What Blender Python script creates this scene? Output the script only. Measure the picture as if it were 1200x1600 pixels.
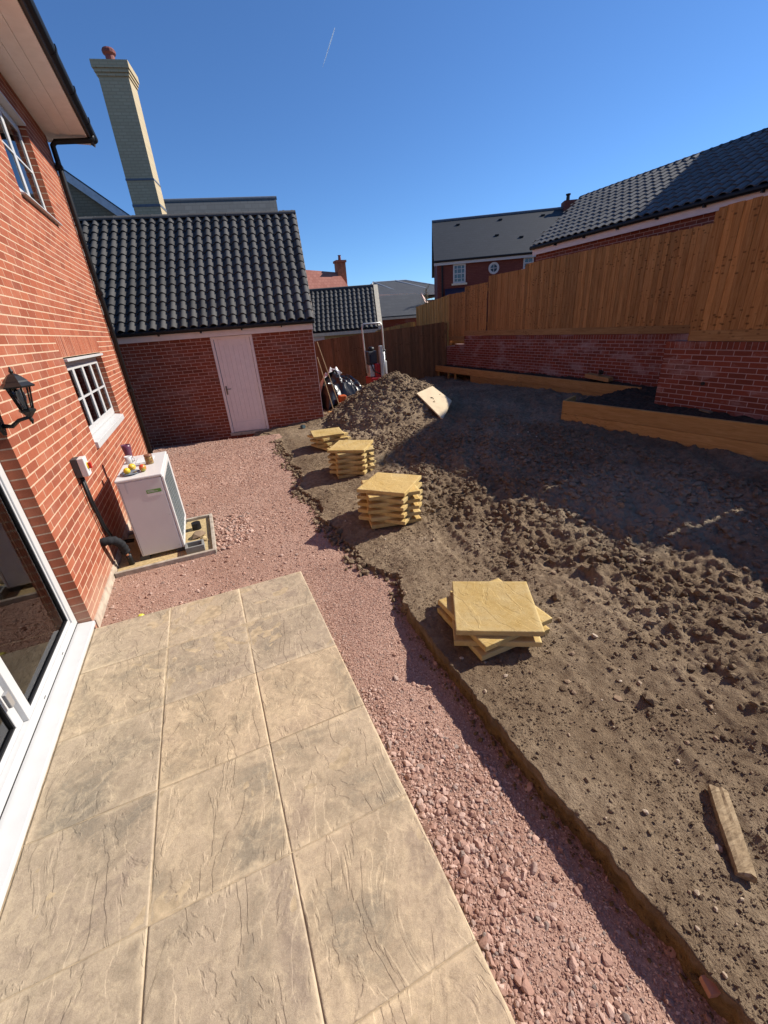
import bpy, math, random
import numpy as np
from mathutils import Vector, Matrix

random.seed(7)
rng = np.random.default_rng(11)
for o in list(bpy.data.objects):
    bpy.data.objects.remove(o)
SC = bpy.context.scene
COL = SC.collection

# ------------------------------------------------------------------ camera
F_PX, YAW, PITCH, ROLL, CAM_H = 638.7, -0.38023, 0.43109, 0.07734, 2.19466


def cam_rot():
    cy, sy = math.cos(YAW), math.sin(YAW)
    cp, sp = math.cos(PITCH), math.sin(PITCH)
    cr, sr = math.cos(ROLL), math.sin(ROLL)
    Rz = np.array([[cy, -sy, 0], [sy, cy, 0], [0, 0, 1]])
    Rx = np.array([[1, 0, 0], [0, cp, sp], [0, -sp, cp]])
    Ry = np.array([[cr, 0, sr], [0, 1, 0], [-sr, 0, cr]])
    return Rz @ Rx @ Ry


RC = cam_rot()
CAMP = np.array([0.0, 0.0, CAM_H])
cd = bpy.data.cameras.new('camera')
cam = bpy.data.objects.new('camera', cd)
COL.objects.link(cam)
cd.sensor_fit = 'VERTICAL'
cd.sensor_height = 36.0
cd.lens = 36.0 * F_PX / 1600.0
cd.clip_start = 0.05
cd.clip_end = 4000.0
M = Matrix.Identity(4)
for i in range(3):
    M[i][0] = RC[i, 0]
    M[i][1] = RC[i, 2]
    M[i][2] = -RC[i, 1]
    M[i][3] = CAMP[i]
cam.matrix_world = M
SC.camera = cam


def in_view(P, margin=1.08):
    d = (np.atleast_2d(P) - CAMP) @ RC
    z = np.maximum(d[:, 1], 1e-3)
    return (d[:, 1] > 0.1) & (np.abs(d[:, 0] / z) < margin * 600 / F_PX) & (np.abs(d[:, 2] / z) < margin * 800 / F_PX)


# ------------------------------------------------------------------ light
SUN = Vector((1.0, -0.03, 0.76)).normalized()
w = bpy.data.worlds.new("World")
SC.world = w
w.use_nodes = True
nt = w.node_tree
bgn = nt.nodes['Background']
sky = nt.nodes.new('ShaderNodeTexSky')
sky.sky_type = 'NISHITA'
sky.sun_disc = False
sky.sun_elevation = math.asin(SUN.z)
sky.sun_rotation = math.atan2(SUN.x, SUN.y)
sky.altitude = 1200
sky.air_density = 1.0
sky.dust_density = 0.05
sky.ozone_density = 6.0
tint = nt.nodes.new('ShaderNodeMix')
tint.data_type = 'RGBA'
tint.blend_type = 'MULTIPLY'
tint.inputs[0].default_value = 1.0
tint.inputs[7].default_value = (0.74, 0.94, 1.12, 1.0)
nt.links.new(sky.outputs[0], tint.inputs[6])
nt.links.new(tint.outputs[2], bgn.inputs[0])
bgn.inputs[1].default_value = 0.09
sl = bpy.data.lights.new('sun', 'SUN')
sl.energy = 5.0
sl.angle = math.radians(0.5)
sl.color = (1.0, 0.93, 0.83)
so = bpy.data.objects.new('sun', sl)
COL.objects.link(so)
so.rotation_euler = SUN.to_track_quat('Z', 'Y').to_euler()
so.location = (20, 0, 30)
SC.view_settings.view_transform = 'Standard'
SC.view_settings.look = 'None'
SC.view_settings.exposure = 0.57
SC.view_settings.gamma = 1.0
SC.view_settings.use_curve_mapping = False
SC.cycles.max_bounces = 6
SC.cycles.transparent_max_bounces = 8

# ------------------------------------------------------------------ helpers
WL = {}


def reg(o, parent=None, loc=(0, 0, 0)):
    COL.objects.link(o)
    loc = Vector(loc)
    WL[o.name] = loc
    if parent is not None:
        o.parent = parent
        o.location = loc - WL[parent.name]
    else:
        o.location = loc
    return o


def tag(o, label, cat, group=None):
    o['label'] = label
    o['category'] = cat
    if group:
        o['group'] = group
    return o


def thing(name, loc, label, cat, group=None):
    o = bpy.data.objects.new(name, None)
    o.empty_display_size = 0.1
    reg(o, None, loc)
    return tag(o, label, cat, group)


def kind(o, k):
    o['kind'] = k
    return o


class MB:
    def __init__(s):
        s.v = []
        s.f = []

    def add(s, vs, fs):
        n = len(s.v)
        s.v += [tuple(p) for p in vs]
        s.f += [tuple(i + n for i in f) for f in fs]
        return s

    def hexa(s, p):
        return s.add(p, [(0, 3, 2, 1), (4, 5, 6, 7), (0, 1, 5, 4), (1, 2, 6, 5), (2, 3, 7, 6), (3, 0, 4, 7)])

    def box(s, x0, y0, z0, x1, y1, z1):
        return s.hexa([(x0, y0, z0), (x1, y0, z0), (x1, y1, z0), (x0, y1, z0),
                       (x0, y0, z1), (x1, y0, z1), (x1, y1, z1), (x0, y1, z1)])

    def obox(s, c, ax, ay, az):
        c, ax, ay, az = (Vector(t) for t in (c, ax, ay, az))
        return s.hexa([c - ax - ay - az, c + ax - ay - az, c + ax + ay - az, c - ax + ay - az,
                       c - ax - ay + az, c + ax - ay + az, c + ax + ay + az, c - ax + ay + az])

    def beam(s, a, b, wdt, hgt, up=(0, 0, 1)):
        a, b = Vector(a), Vector(b)
        d = (b - a)
        L = d.length
        d.normalize()
        side = d.cross(Vector(up)).normalized()
        u = side.cross(d)
        return s.obox((a + b) / 2, d * L / 2, side * wdt / 2, u * hgt / 2)

    def tube(s, pts, r, n=8, cap=True):
        pts = [Vector(p) for p in pts]
        rs = r if isinstance(r, (list, tuple)) else [r] * len(pts)
        rings = []
        prev = None
        for i, p in enumerate(pts):
            d = (pts[min(i + 1, len(pts) - 1)] - pts[max(i - 1, 0)]).normalized()
            a = prev if prev is not None else (Vector((0, 0, 1)) if abs(d.z) < 0.9 else Vector((1, 0, 0)))
            a = (a - d * a.dot(d)).normalized()
            prev = a
            b = d.cross(a)
            rings.append([p + (a * math.cos(t) + b * math.sin(t)) * rs[i] for t in [2 * math.pi * k / n for k in range(n)]])
        vs = [q for rg in rings for q in rg]
        fs = []
        for i in range(len(pts) - 1):
            for k in range(n):
                k2 = (k + 1) % n
                fs.append((i * n + k, i * n + k2, (i + 1) * n + k2, (i + 1) * n + k))
        if cap:
            fs.append(tuple(range(n - 1, -1, -1)))
            fs.append(tuple((len(pts) - 1) * n + k for k in range(n)))
        return s.add(vs, fs)

    def lathe(s, c, prof, n=16, squash=1.0):
        c = Vector(c)
        vs, fs = [], []
        m = len(prof)
        for (r, z) in prof:
            for k in range(n):
                t = 2 * math.pi * k / n
                vs.append(c + Vector((r * math.cos(t), r * math.sin(t) * squash, z)))
        for i in range(m - 1):
            for k in range(n):
                k2 = (k + 1) % n
                fs.append((i * n + k, i * n + k2, (i + 1) * n + k2, (i + 1) * n + k))
        fs.append(tuple(range(n - 1, -1, -1)))
        fs.append(tuple((m - 1) * n + k for k in range(n)))
        return s.add(vs, fs)

    def prism(s, poly, ext):
        poly = [Vector(p) for p in poly]
        e = Vector(ext)
        n = len(poly)
        vs = poly + [p + e for p in poly]
        fs = [tuple(range(n - 1, -1, -1)), tuple(range(n, 2 * n))]
        for i in range(n):
            j = (i + 1) % n
            fs.append((i, j, n + j, n + i))
        return s.add(vs, fs)

    def build(s, name, mat, parent=None, smooth=False, bevel=0.0, fixn=True):
        V = np.array([tuple(p) for p in s.v], float)
        c = (V.min(0) + V.max(0)) / 2
        c[2] = V[:, 2].min()
        me = bpy.data.meshes.new(name)
        me.from_pydata((V - c).tolist(), [], s.f)
        if fixn:
            import bmesh
            bm = bmesh.new()
            bm.from_mesh(me)
            bmesh.ops.recalc_face_normals(bm, faces=bm.faces)
            bm.to_mesh(me)
            bm.free()
        me.materials.append(mat)
        if smooth:
            me.polygons.foreach_set('use_smooth', [True] * len(me.polygons))
        o = bpy.data.objects.new(name, me)
        reg(o, parent, c)
        if bevel:
            b = o.modifiers.new('bevel', 'BEVEL')
            b.width = bevel
            b.segments = 2
            b.limit_method = 'ANGLE'
        return o


def np_mesh(name, V, Fc, mat, parent=None, smooth=False):
    """big mesh from arrays; Fc is (n,3) or (n,4)"""
    V = np.asarray(V, np.float32)
    Fc = np.asarray(Fc, np.int32)
    me = bpy.data.meshes.new(name)
    k = Fc.shape[1]
    me.vertices.add(len(V))
    me.vertices.foreach_set('co', V.ravel())
    me.loops.add(Fc.size)
    me.loops.foreach_set('vertex_index', Fc.ravel())
    me.polygons.add(len(Fc))
    me.polygons.foreach_set('loop_start', np.arange(0, Fc.size, k, dtype=np.int32))
    me.polygons.foreach_set('loop_total', np.full(len(Fc), k, np.int32))
    me.polygons.foreach_set('use_smooth', np.full(len(Fc), smooth))
    me.update(calc_edges=True)
    me.materials.append(mat)
    o = bpy.data.objects.new(name, me)
    reg(o, parent, (0, 0, 0))
    return o


def inst(name, me, parent, loc, mat3=None, scale=(1, 1, 1)):
    o = bpy.data.objects.new(name, me)
    reg(o, parent, loc)
    if mat3 is not None:
        o.rotation_euler = Matrix(mat3).to_euler()
    o.scale = scale
    return o


# numpy noise
def _h(ix, iy, seed):
    n = (ix.astype(np.int64) * 374761393 + iy.astype(np.int64) * 668265263 + seed * 974634777) & 0xffffffff
    n = ((n ^ (n >> 13)) * 1274126177) & 0xffffffff
    n = n ^ (n >> 16)
    return (n & 0xffffff) / float(0xffffff)


def vn(x, y, seed=0):
    ix, iy = np.floor(x), np.floor(y)
    fx, fy = x - ix, y - iy
    fx = fx * fx * (3 - 2 * fx)
    fy = fy * fy * (3 - 2 * fy)
    a = _h(ix, iy, seed)
    b = _h(ix + 1, iy, seed)
    c = _h(ix, iy + 1, seed)
    d = _h(ix + 1, iy + 1, seed)
    return (a + (b - a) * fx) + ((c + (d - c) * fx) - (a + (b - a) * fx)) * fy


def fbm(x, y, octv=4, seed=0, gain=0.5):
    s = 0
    a = 1.0
    t = 0
    for i in range(octv):
        s = s + a * vn(x * 2 ** i + 17.3 * i, y * 2 ** i - 9.1 * i, seed + i)
        t += a
        a *= gain
    return s / t


def sst(a, b, x):
    t = np.clip((x - a) / (b - a), 0, 1)
    return t * t * (3 - 2 * t)


# ------------------------------------------------------------------ materials
def lin(h):
    h = h.lstrip('#')
    r = []
    for i in (0, 2, 4):
        c = int(h[i:i + 2], 16) / 255
        r.append(c / 12.92 if c <= 0.04045 else ((c + 0.055) / 1.055) ** 2.4)
    return tuple(r) + (1.0,)


def L(r, g, b):
    return (r, g, b, 1.0)


class NT:
    def __init__(s, name, rough=0.8, spec=0.3):
        s.m = bpy.data.materials.new(name)
        s.m.use_nodes = True
        s.t = s.m.node_tree
        s.b = s.t.nodes['Principled BSDF']
        s.b.inputs['Roughness'].default_value = rough
        s.b.inputs['Specular IOR Level'].default_value = spec

    def n(s, typ, **kw):
        x = s.t.nodes.new(typ)
        for k, v in kw.items():
            setattr(x, k, v)
        return x

    def lk(s, a, b):
        s.t.links.new(a, b)

    def pos(s, scale=(1, 1, 1), rot=(0, 0, 0), src='pos', off=None):
        if src == 'pos':
            o = s.n('ShaderNodeNewGeometry').outputs['Position']
        else:
            o = s.n('ShaderNodeTexCoord').outputs[src]
        mp = s.n('ShaderNodeMapping')
        mp.inputs['Scale'].default_value = scale
        mp.inputs['Rotation'].default_value = rot
        s.lk(o, mp.inputs['Vector'])
        if off is not None:
            s.lk(off, mp.inputs['Location'])
        return mp.outputs[0]

    def noise(s, vec, scale, det=4, rough=0.55, dist=0.0):
        x = s.n('ShaderNodeTexNoise')
        x.inputs['Scale'].default_value = scale
        x.inputs['Detail'].default_value = det
        x.inputs['Roughness'].default_value = rough
        x.inputs['Distortion'].default_value = dist
        s.lk(vec, x.inputs['Vector'])
        return x.outputs['Fac']

    def ramp(s, fac, stops, interp='LINEAR'):
        x = s.n('ShaderNodeValToRGB')
        x.color_ramp.interpolation = interp
        e = x.color_ramp.elements
        while len(e) < len(stops):
            e.new(0.5)
        for i, (p, c) in enumerate(stops):
            e[i].position = p
            e[i].color = c if len(c) == 4 else tuple(c) + (1,)
        s.lk(fac, x.inputs[0])
        return x.outputs[0]

    def mix(s, fac, a, b, mode='MIX'):
        x = s.n('ShaderNodeMix', data_type='RGBA', blend_type=mode)
        if isinstance(fac, (int, float)):
            x.inputs[0].default_value = fac
        else:
            s.lk(fac, x.inputs[0])
        for v, i in ((a, 6), (b, 7)):
            if isinstance(v, tuple):
                x.inputs[i].default_value = v
            else:
                s.lk(v, x.inputs[i])
        return x.outputs[2]

    def math(s, op, a, b=0.0, c=None):
        x = s.n('ShaderNodeMath', operation=op)
        for v, i in ((a, 0), (b, 1)):
            if isinstance(v, (int, float)):
                x.inputs[i].default_value = v
            else:
                s.lk(v, x.inputs[i])
        if c is not None:
            x.inputs[2].default_value = c
        return x.outputs[0]

    def n_sep(s, c):
        x = s.n('ShaderNodeSeparateColor')
        s.lk(c, x.inputs[0])
        return x.outputs[0]

    def rnd(s):
        """one random number per object and per island"""
        a = s.n('ShaderNodeObjectInfo').outputs['Random']
        b = s.n('ShaderNodeNewGeometry').outputs['Random Per Island']
        return s.math('FRACT', s.math('ADD', a, b))

    def bump(s, h, strength=0.5, dist=0.01):
        x = s.n('ShaderNodeBump')
        x.inputs['Strength'].default_value = strength
        x.inputs['Distance'].default_value = dist
        s.lk(h, x.inputs['Height'])
        s.lk(x.outputs[0], s.b.inputs['Normal'])

    def col(s, c):
        if isinstance(c, tuple):
            s.b.inputs['Base Color'].default_value = c
        else:
            s.lk(c, s.b.inputs['Base Color'])
        return s.m


def plain(name, c, rough=0.5, spec=0.4, metal=0.0, var=0.12, scale=9.0, bump=0.0):
    k = NT(name, rough, spec)
    k.b.inputs['Metallic'].default_value = metal
    p = k.pos()
    f = k.noise(p, scale, 5)
    d = tuple(max(0, x * (1 - var)) for x in c[:3]) + (1,)
    u = tuple(min(1, x * (1 + var)) for x in c[:3]) + (1,)
    k.col(k.ramp(f, [(0.3, d), (0.7, u)]))
    if bump:
        k.bump(k.noise(p, scale * 12, 3), bump, 0.004)
    return k.m


def brick_mat(name, stops, bloom=0.0, bloomc=L(0.5, 0.36, 0.32), splash=0.0):
    k = NT(name, 0.9, 0.2)
    r = k.rnd()
    c = k.ramp(r, stops)
    p = k.pos()
    f = k.noise(p, 22, 4)
    c = k.mix(k.math('MULTIPLY', f, 0.55), c, k.mix(0.5, c, L(0.03, 0.008, 0.005)))
    g = k.noise(p, 140, 3)
    c = k.mix(k.math('MULTIPLY', g, 0.25), c, L(0.5, 0.22, 0.13))
    if bloom:
        b = k.noise(k.pos((1, 1, 2.2)), 1.6, 6, 0.65)
        bf = k.ramp(b, [(0.50, L(0, 0, 0)), (0.72, L(bloom, bloom, bloom))])
        c = k.mix(bf, c, bloomc)
    if splash:
        sz = k.n('ShaderNodeSeparateXYZ')
        k.lk(p, sz.inputs[0])
        sf_ = k.math('ADD', sz.outputs[2], k.math('MULTIPLY', k.math('SUBTRACT', k.noise(p, 3.5, 5, 0.7), 0.5), 0.7))
        c = k.mix(k.ramp(sf_, [(0.02, L(splash, splash, splash)), (0.3, L(0, 0, 0))]), c, L(0.42, 0.27, 0.19))
    k.col(c)
    k.bump(k.math('ADD', g, k.math('MULTIPLY', f, 1.5)), 0.55, 0.004)
    return k.m


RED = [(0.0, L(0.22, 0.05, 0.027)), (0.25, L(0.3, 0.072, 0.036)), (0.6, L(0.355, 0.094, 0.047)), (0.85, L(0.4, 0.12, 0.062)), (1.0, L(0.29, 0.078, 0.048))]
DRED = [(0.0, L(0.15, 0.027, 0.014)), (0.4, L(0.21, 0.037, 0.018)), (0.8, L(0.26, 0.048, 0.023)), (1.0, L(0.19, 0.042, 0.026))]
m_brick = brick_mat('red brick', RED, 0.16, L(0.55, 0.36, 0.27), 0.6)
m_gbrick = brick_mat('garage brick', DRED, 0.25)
m_wbrick = brick_mat('retaining brick', DRED, 0.7)


def mortar_mat(name, c):
    k = NT(name, 0.95, 0.1)
    p = k.pos()
    f = k.noise(p, 60, 5)
    k.col(k.ramp(f, [(0.3, tuple(x * 0.8 for x in c[:3]) + (1,)), (0.7, c)]))
    k.bump(f, 0.4, 0.004)
    return k.m


m_mortar = mortar_mat('buff mortar', L(0.6, 0.43, 0.3))
m_gmortar = mortar_mat('pink mortar', L(0.55, 0.34, 0.27))
m_white = plain('white upvc', L(0.53, 0.53, 0.525), 0.35, 0.4, var=0.03)
m_soffit = plain('soffit white', L(0.86, 0.86, 0.85), 0.5, 0.3, var=0.04)
m_black = plain('black plastic', L(0.009, 0.009, 0.01), 0.5, 0.35, var=0.2)
m_lamp = plain('black lamp metal', L(0.013, 0.013, 0.013), 0.35, 0.5, var=0.2)
m_fascia = plain('painted fascia', L(0.76, 0.66, 0.61), 0.55, 0.3, var=0.05)
m_door = plain('painted door', L(0.8, 0.69, 0.65), 0.5, 0.35, var=0.04)
m_concrete = plain('concrete', L(0.36, 0.31, 0.25), 0.95, 0.1, var=0.3, scale=14, bump=0.4)
m_plinth = plain('pale render splash', L(0.46, 0.38, 0.3), 0.95, 0.1, var=0.35, scale=9, bump=0.4)
m_metal = plain('galvanised metal', L(0.5, 0.5, 0.5), 0.4, 0.5, metal=0.7)


def glass_mat(name, tint, refl_rough=0.02):
    m = bpy.data.materials.new(name)
    m.use_nodes = True
    t = m.node_tree
    t.nodes.clear()
    o = t.nodes.new('ShaderNodeOutputMaterial')
    mx = t.nodes.new('ShaderNodeMixShader')
    tr = t.nodes.new('ShaderNodeBsdfTransparent')
    tr.inputs[0].default_value = tint
    gl = t.nodes.new('ShaderNodeBsdfGlossy')
    gl.inputs['Roughness'].default_value = refl_rough
    lw = t.nodes.new('ShaderNodeFresnel')
    lw.inputs['IOR'].default_value = 1.9
    t.links.new(lw.outputs[0], mx.inputs[0])
    t.links.new(tr.outputs[0], mx.inputs[1])
    t.links.new(gl.outputs[0], mx.inputs[2])
    t.links.new(mx.outputs[0], o.inputs[0])
    return m


m_glass = glass_mat('window glass', (0.85, 0.88, 0.87, 1))


def slab_mat(name, cols, pale, stain):
    k = NT(name, 0.85, 0.22)
    oi = k.n('ShaderNodeObjectInfo')
    off = k.n('ShaderNodeVectorMath', operation='SCALE')
    cb = k.n('ShaderNodeCombineXYZ')
    k.lk(oi.outputs['Random'], cb.inputs[0])
    k.lk(k.math('FRACT', k.math('MULTIPLY', oi.outputs['Random'], 7.3)), cb.inputs[1])
    k.lk(cb.outputs[0], off.inputs[0])
    off.inputs['Scale'].default_value = 40.0
    p = k.pos((1, 1, 1), off=off.outputs[0])
    a = k.noise(p, 1.9, 7, 0.64, 0.8)
    c = k.ramp(a, [(0.34, cols[0]), (0.45, cols[1]), (0.54, cols[2]), (0.64, cols[3])])
    b = k.noise(p, 9.0, 6, 0.7, 1.5)
    c = k.mix(k.ramp(b, [(0.48, L(0, 0, 0)), (0.7, L(0.7, 0.7, 0.7))]), c, pale)
    h = k.noise(p, 170, 3, 0.6)
    c = k.mix(k.ramp(h, [(0.4, L(0.35, 0.35, 0.35)), (0.65, L(0, 0, 0))]), c, k.mix(0.55, c, stain))
    f2 = k.noise(p, 420, 2, 0.6)
    c = k.mix(k.ramp(f2, [(0.35, L(0.4, 0.4, 0.4)), (0.5, L(0, 0, 0)), (1.0, L(0, 0, 0))]), c, k.mix(0.6, c, stain))
    g2 = k.noise(p, 24, 7, 0.75, 0.8)
    c = k.mix(k.ramp(g2, [(0.36, L(0.45, 0.45, 0.45)), (0.5, L(0, 0, 0))]), c, k.mix(0.7, c, stain))
    c = k.mix(k.ramp(g2, [(0.54, L(0, 0, 0)), (0.7, L(0.35, 0.35, 0.35))]), c, pale)
    # dusty rims
    g = k.n('ShaderNodeTexCoord').outputs['Generated']
    sp = k.n('ShaderNodeSeparateXYZ')
    k.lk(g, sp.inputs[0])
    ex = k.math('ABSOLUTE', k.math('SUBTRACT', sp.outputs[0], 0.5))
    ey = k.math('ABSOLUTE', k.math('SUBTRACT', sp.outputs[1], 0.5))
    e = k.math('MAXIMUM', ex, ey)
    e2 = k.math('ADD', e, k.math('MULTIPLY', k.math('SUBTRACT', k.noise(p, 2.6, 5, 0.7), 0.55), 0.42))
    c = k.mix(k.ramp(e2, [(0.44, L(0, 0, 0)), (0.53, L(0.75, 0.75, 0.75))]), c, pale)
    oc = k.ramp(k.math('FRACT', k.math('MULTIPLY', oi.outputs['Random'], 13.7)), [(0, L(0.86, 0.86, 0.88)), (0.5, L(1, 1, 1)), (1, L(1.1, 1.06, 1.0))])
    c = k.mix(1.0, c, oc, 'MULTIPLY')
    k.col(c)
    # riven terraces
    q = k.pos((1.0, 0.45, 1.0), (0, 0, 0.5), off=off.outputs[0])
    n1 = k.noise(q, 4.2, 5, 0.55, 0.7)
    st = k.math('MULTIPLY', n1, 8.0)
    fl = k.math('FLOOR', st)
    fr = k.math('SUBTRACT', st, fl)
    ed = k.math('SMOOTH_MIN', k.math('MULTIPLY', fr, 7.0), 1.0, 0.3)
    hh = k.math('ADD', k.math('ADD', fl, ed), k.math('ADD', k.math('MULTIPLY', k.noise(p, 60, 4, 0.65), 0.9), k.math('MULTIPLY', f2, 0.55)))
    k.bump(hh, 0.75, 0.0026)
    return k.m


m_slab = slab_mat('weathered riven paving', [L(0.27, 0.228, 0.168), L(0.37, 0.295, 0.205), L(0.46, 0.365, 0.255), L(0.335, 0.262, 0.192)],
                  L(0.6, 0.48, 0.32), L(0.16, 0.12, 0.08))
m_yslab = slab_mat('new buff riven paving', [L(0.4, 0.27, 0.085), L(0.46, 0.32, 0.115), L(0.5, 0.36, 0.145), L(0.49, 0.375, 0.18)],
                   L(0.56, 0.43, 0.2), L(0.32, 0.2, 0.06))


def soil_mat(name, lo=1.0):
    k = NT(name, 0.97, 0.08)
    p = k.pos()
    a = k.noise(p, 0.9, 5, 0.6)
    b = k.noise(p, 14, 5, 0.7)
    d = k.noise(p, 90, 4, 0.7)
    c = k.ramp(a, [(0.32, L(0.175 * lo, 0.123 * lo, 0.077 * lo)), (0.5, L(0.25 * lo, 0.184 * lo, 0.12 * lo)), (0.68, L(0.325 * lo, 0.247 * lo, 0.166 * lo))])
    c = k.mix(k.ramp(b, [(0.35, L(0.55, 0.55, 0.55)), (0.6, L(0, 0, 0))]), c, L(0.095 * lo, 0.06 * lo, 0.037 * lo))
    c = k.mix(k.ramp(d, [(0.55, L(0, 0, 0)), (0.75, L(0.6, 0.6, 0.6))]), c, L(0.31 * lo, 0.235 * lo, 0.155 * lo))
    # yellow clay layer under the top few centimetres
    g = k.n('ShaderNodeSeparateXYZ')
    k.lk(p, g.inputs[0])
    zz = k.math('ADD', g.outputs[2], k.math('MULTIPLY', k.math('SUBTRACT', b, 0.5), 0.05))
    clay = k.ramp(k.math('MULTIPLY_ADD', zz, 12.0, 0.9), [(0.35, L(1, 1, 1)), (0.55, L(0, 0, 0))])
    near = k.ramp(k.math('MULTIPLY', g.outputs[1], 0.2), [(0.42, L(1, 1, 1)), (0.58, L(0, 0, 0))])
    c = k.mix(k.math('MULTIPLY', clay, near), c, k.ramp(b, [(0.35, L(0.13 * lo, 0.085 * lo, 0.04 * lo)), (0.6, L(0.24 * lo, 0.155 * lo, 0.065 * lo))]))
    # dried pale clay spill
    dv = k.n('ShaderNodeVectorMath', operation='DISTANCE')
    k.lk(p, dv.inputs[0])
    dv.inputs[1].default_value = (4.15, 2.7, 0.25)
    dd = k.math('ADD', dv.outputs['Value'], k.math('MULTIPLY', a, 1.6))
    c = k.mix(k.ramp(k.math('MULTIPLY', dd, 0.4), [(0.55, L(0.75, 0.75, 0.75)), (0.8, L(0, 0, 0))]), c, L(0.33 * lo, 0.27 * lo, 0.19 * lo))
    k.col(c)
    k.bump(k.math('ADD', k.math('MULTIPLY', b, 1.5), d), 1.0, 0.016)
    return k.m


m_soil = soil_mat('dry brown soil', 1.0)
m_clod = soil_mat('soil clods', 1.0)
m_topsoil = plain('dark topsoil', L(0.06, 0.042, 0.03), 0.98, 0.05, var=0.45, scale=16, bump=0.9)
m_earth = plain('bare earth', L(0.16, 0.115, 0.075), 0.97, 0.05, var=0.3, scale=1.2, bump=0.5)


def stone_mat(name, stops):
    k = NT(name, 0.9, 0.2)
    c = k.ramp(k.rnd(), stops)
    p = k.pos()
    f = k.noise(p, 120, 3)
    c = k.mix(k.math('MULTIPLY', f, 0.5), c, k.mix(0.6, c, L(0.16, 0.08, 0.06)))
    k.col(c)
    k.bump(f, 0.5, 0.004)
    return k.m


m_gravel = stone_mat('crushed red stone', [(0.0, L(0.26, 0.15, 0.11)), (0.25, L(0.37, 0.218, 0.162)), (0.55, L(0.45, 0.285, 0.22)), (0.8, L(0.58, 0.41, 0.33)), (0.9, L(0.42, 0.3, 0.245)), (1.0, L(0.25, 0.205, 0.175))])
m_pebble = stone_mat('pale field stones', [(0.0, L(0.2, 0.14, 0.09)), (0.5, L(0.3, 0.22, 0.14)), (0.9, L(0.4, 0.32, 0.23)), (1.0, L(0.6, 0.52, 0.42))])
kk = NT('gravel fines', 0.95, 0.1)
_p = kk.pos()
_a = kk.noise(_p, 1.3, 5, 0.6)
_b = kk.noise(_p, 75, 4, 0.75)
_c = kk.ramp(_a, [(0.3, L(0.36, 0.218, 0.16)), (0.5, L(0.42, 0.265, 0.2)), (0.7, L(0.47, 0.31, 0.24))])
_c = kk.mix(kk.ramp(_b, [(0.35, L(0.7, 0.7, 0.7)), (0.6, L(0, 0, 0))]), _c, L(0.19, 0.105, 0.085))
kk.col(_c)
kk.bump(_b, 0.9, 0.01)
m_fines = kk.m


def wood_mat(name, lo, mid, hi, grain=(14, 14, 1.0), knots=0.0, knotc=L(0.05, 0.018, 0.008), knotz=4.2):
    k = NT(name, 0.85, 0.2)
    oi = k.rnd()
    cb = k.n('ShaderNodeCombineXYZ')
    k.lk(k.math('MULTIPLY', oi, 31.0), cb.inputs[0])
    k.lk(k.math('MULTIPLY', oi, 17.0), cb.inputs[2])
    p = k.pos(grain, off=cb.outputs[0])
    f = k.noise(p, 2.2, 5, 0.6, 1.2)
    c = k.ramp(f, [(0.3, lo), (0.5, mid), (0.7, hi)])
    t = k.ramp(oi, [(0, L(0.72, 0.72, 0.72)), (1, L(1.15, 1.1, 1.05))])
    c = k.mix(1.0, c, t, 'MULTIPLY')
    if knots:
        q = k.pos((11, 11, 19))
        v = k.n('ShaderNodeTexVoronoi')
        v.inputs['Scale'].default_value = 1.0
        k.lk(q, v.inputs['Vector'])
        rowf = k.noise(k.pos((0.35, 0.35, 3.2)), 1.0, 2, 0.5)
        lucky = k.math('GREATER_THAN', k.n_sep(v.outputs['Color']), 0.35)
        kn = k.math('MULTIPLY', k.math('MULTIPLY', k.ramp(v.outputs['Distance'], [(0.16, L(knots, knots, knots)), (0.34, L(0, 0, 0))]), lucky), k.ramp(rowf, [(0.5, L(0.1, 0.1, 0.1)), (0.56, L(1, 1, 1))]))
        c = k.mix(kn, c, knotc)
    k.col(c)
    k.bump(f, 0.35, 0.004)
    return k.m


m_fence = wood_mat('treated fence board', L(0.33, 0.148, 0.046), L(0.46, 0.225, 0.075), L(0.54, 0.29, 0.11), knots=0.65)
m_fencey = wood_mat('fresh yellow fence board', L(0.42, 0.24, 0.075), L(0.52, 0.31, 0.1), L(0.58, 0.37, 0.14), knots=0.8)
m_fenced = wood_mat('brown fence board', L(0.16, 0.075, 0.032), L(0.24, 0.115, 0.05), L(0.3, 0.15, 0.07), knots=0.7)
m_sleeper = wood_mat('new orange sleeper', L(0.38, 0.2, 0.065), L(0.48, 0.265, 0.09), L(0.56, 0.325, 0.12), grain=(4, 1.2, 14), knots=0.4, knotz=7)
m_gboard = wood_mat('gravel board timber', L(0.3, 0.16, 0.06), L(0.4, 0.22, 0.085), L(0.46, 0.27, 0.11), grain=(4, 1.0, 14), knots=0.5)
m_plank = wood_mat('weathered offcut', L(0.17, 0.12, 0.07), L(0.32, 0.235, 0.14), L(0.44, 0.34, 0.215), grain=(9, 26, 20), knots=0.0)


def tile_mat(name, c0, c1, rough=0.45, spec=0.5):
    k = NT(name, rough, spec)
    c = k.ramp(k.rnd(), [(0, c0), (1, c1)])
    p = k.pos()
    f = k.noise(p, 35, 4)
    k.col(k.mix(k.math('MULTIPLY', f, 0.5), c, k.mix(0.5, c, L(0.1, 0.1, 0.1))))
    k.bump(f, 0.25, 0.003)
    return k.m


m_tile = tile_mat('black pantile', L(0.055, 0.054, 0.053), L(0.09, 0.088, 0.086), 0.8, 0.2)
m_slate = None

# ------------------------------------------------------------------ brickwork


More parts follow.
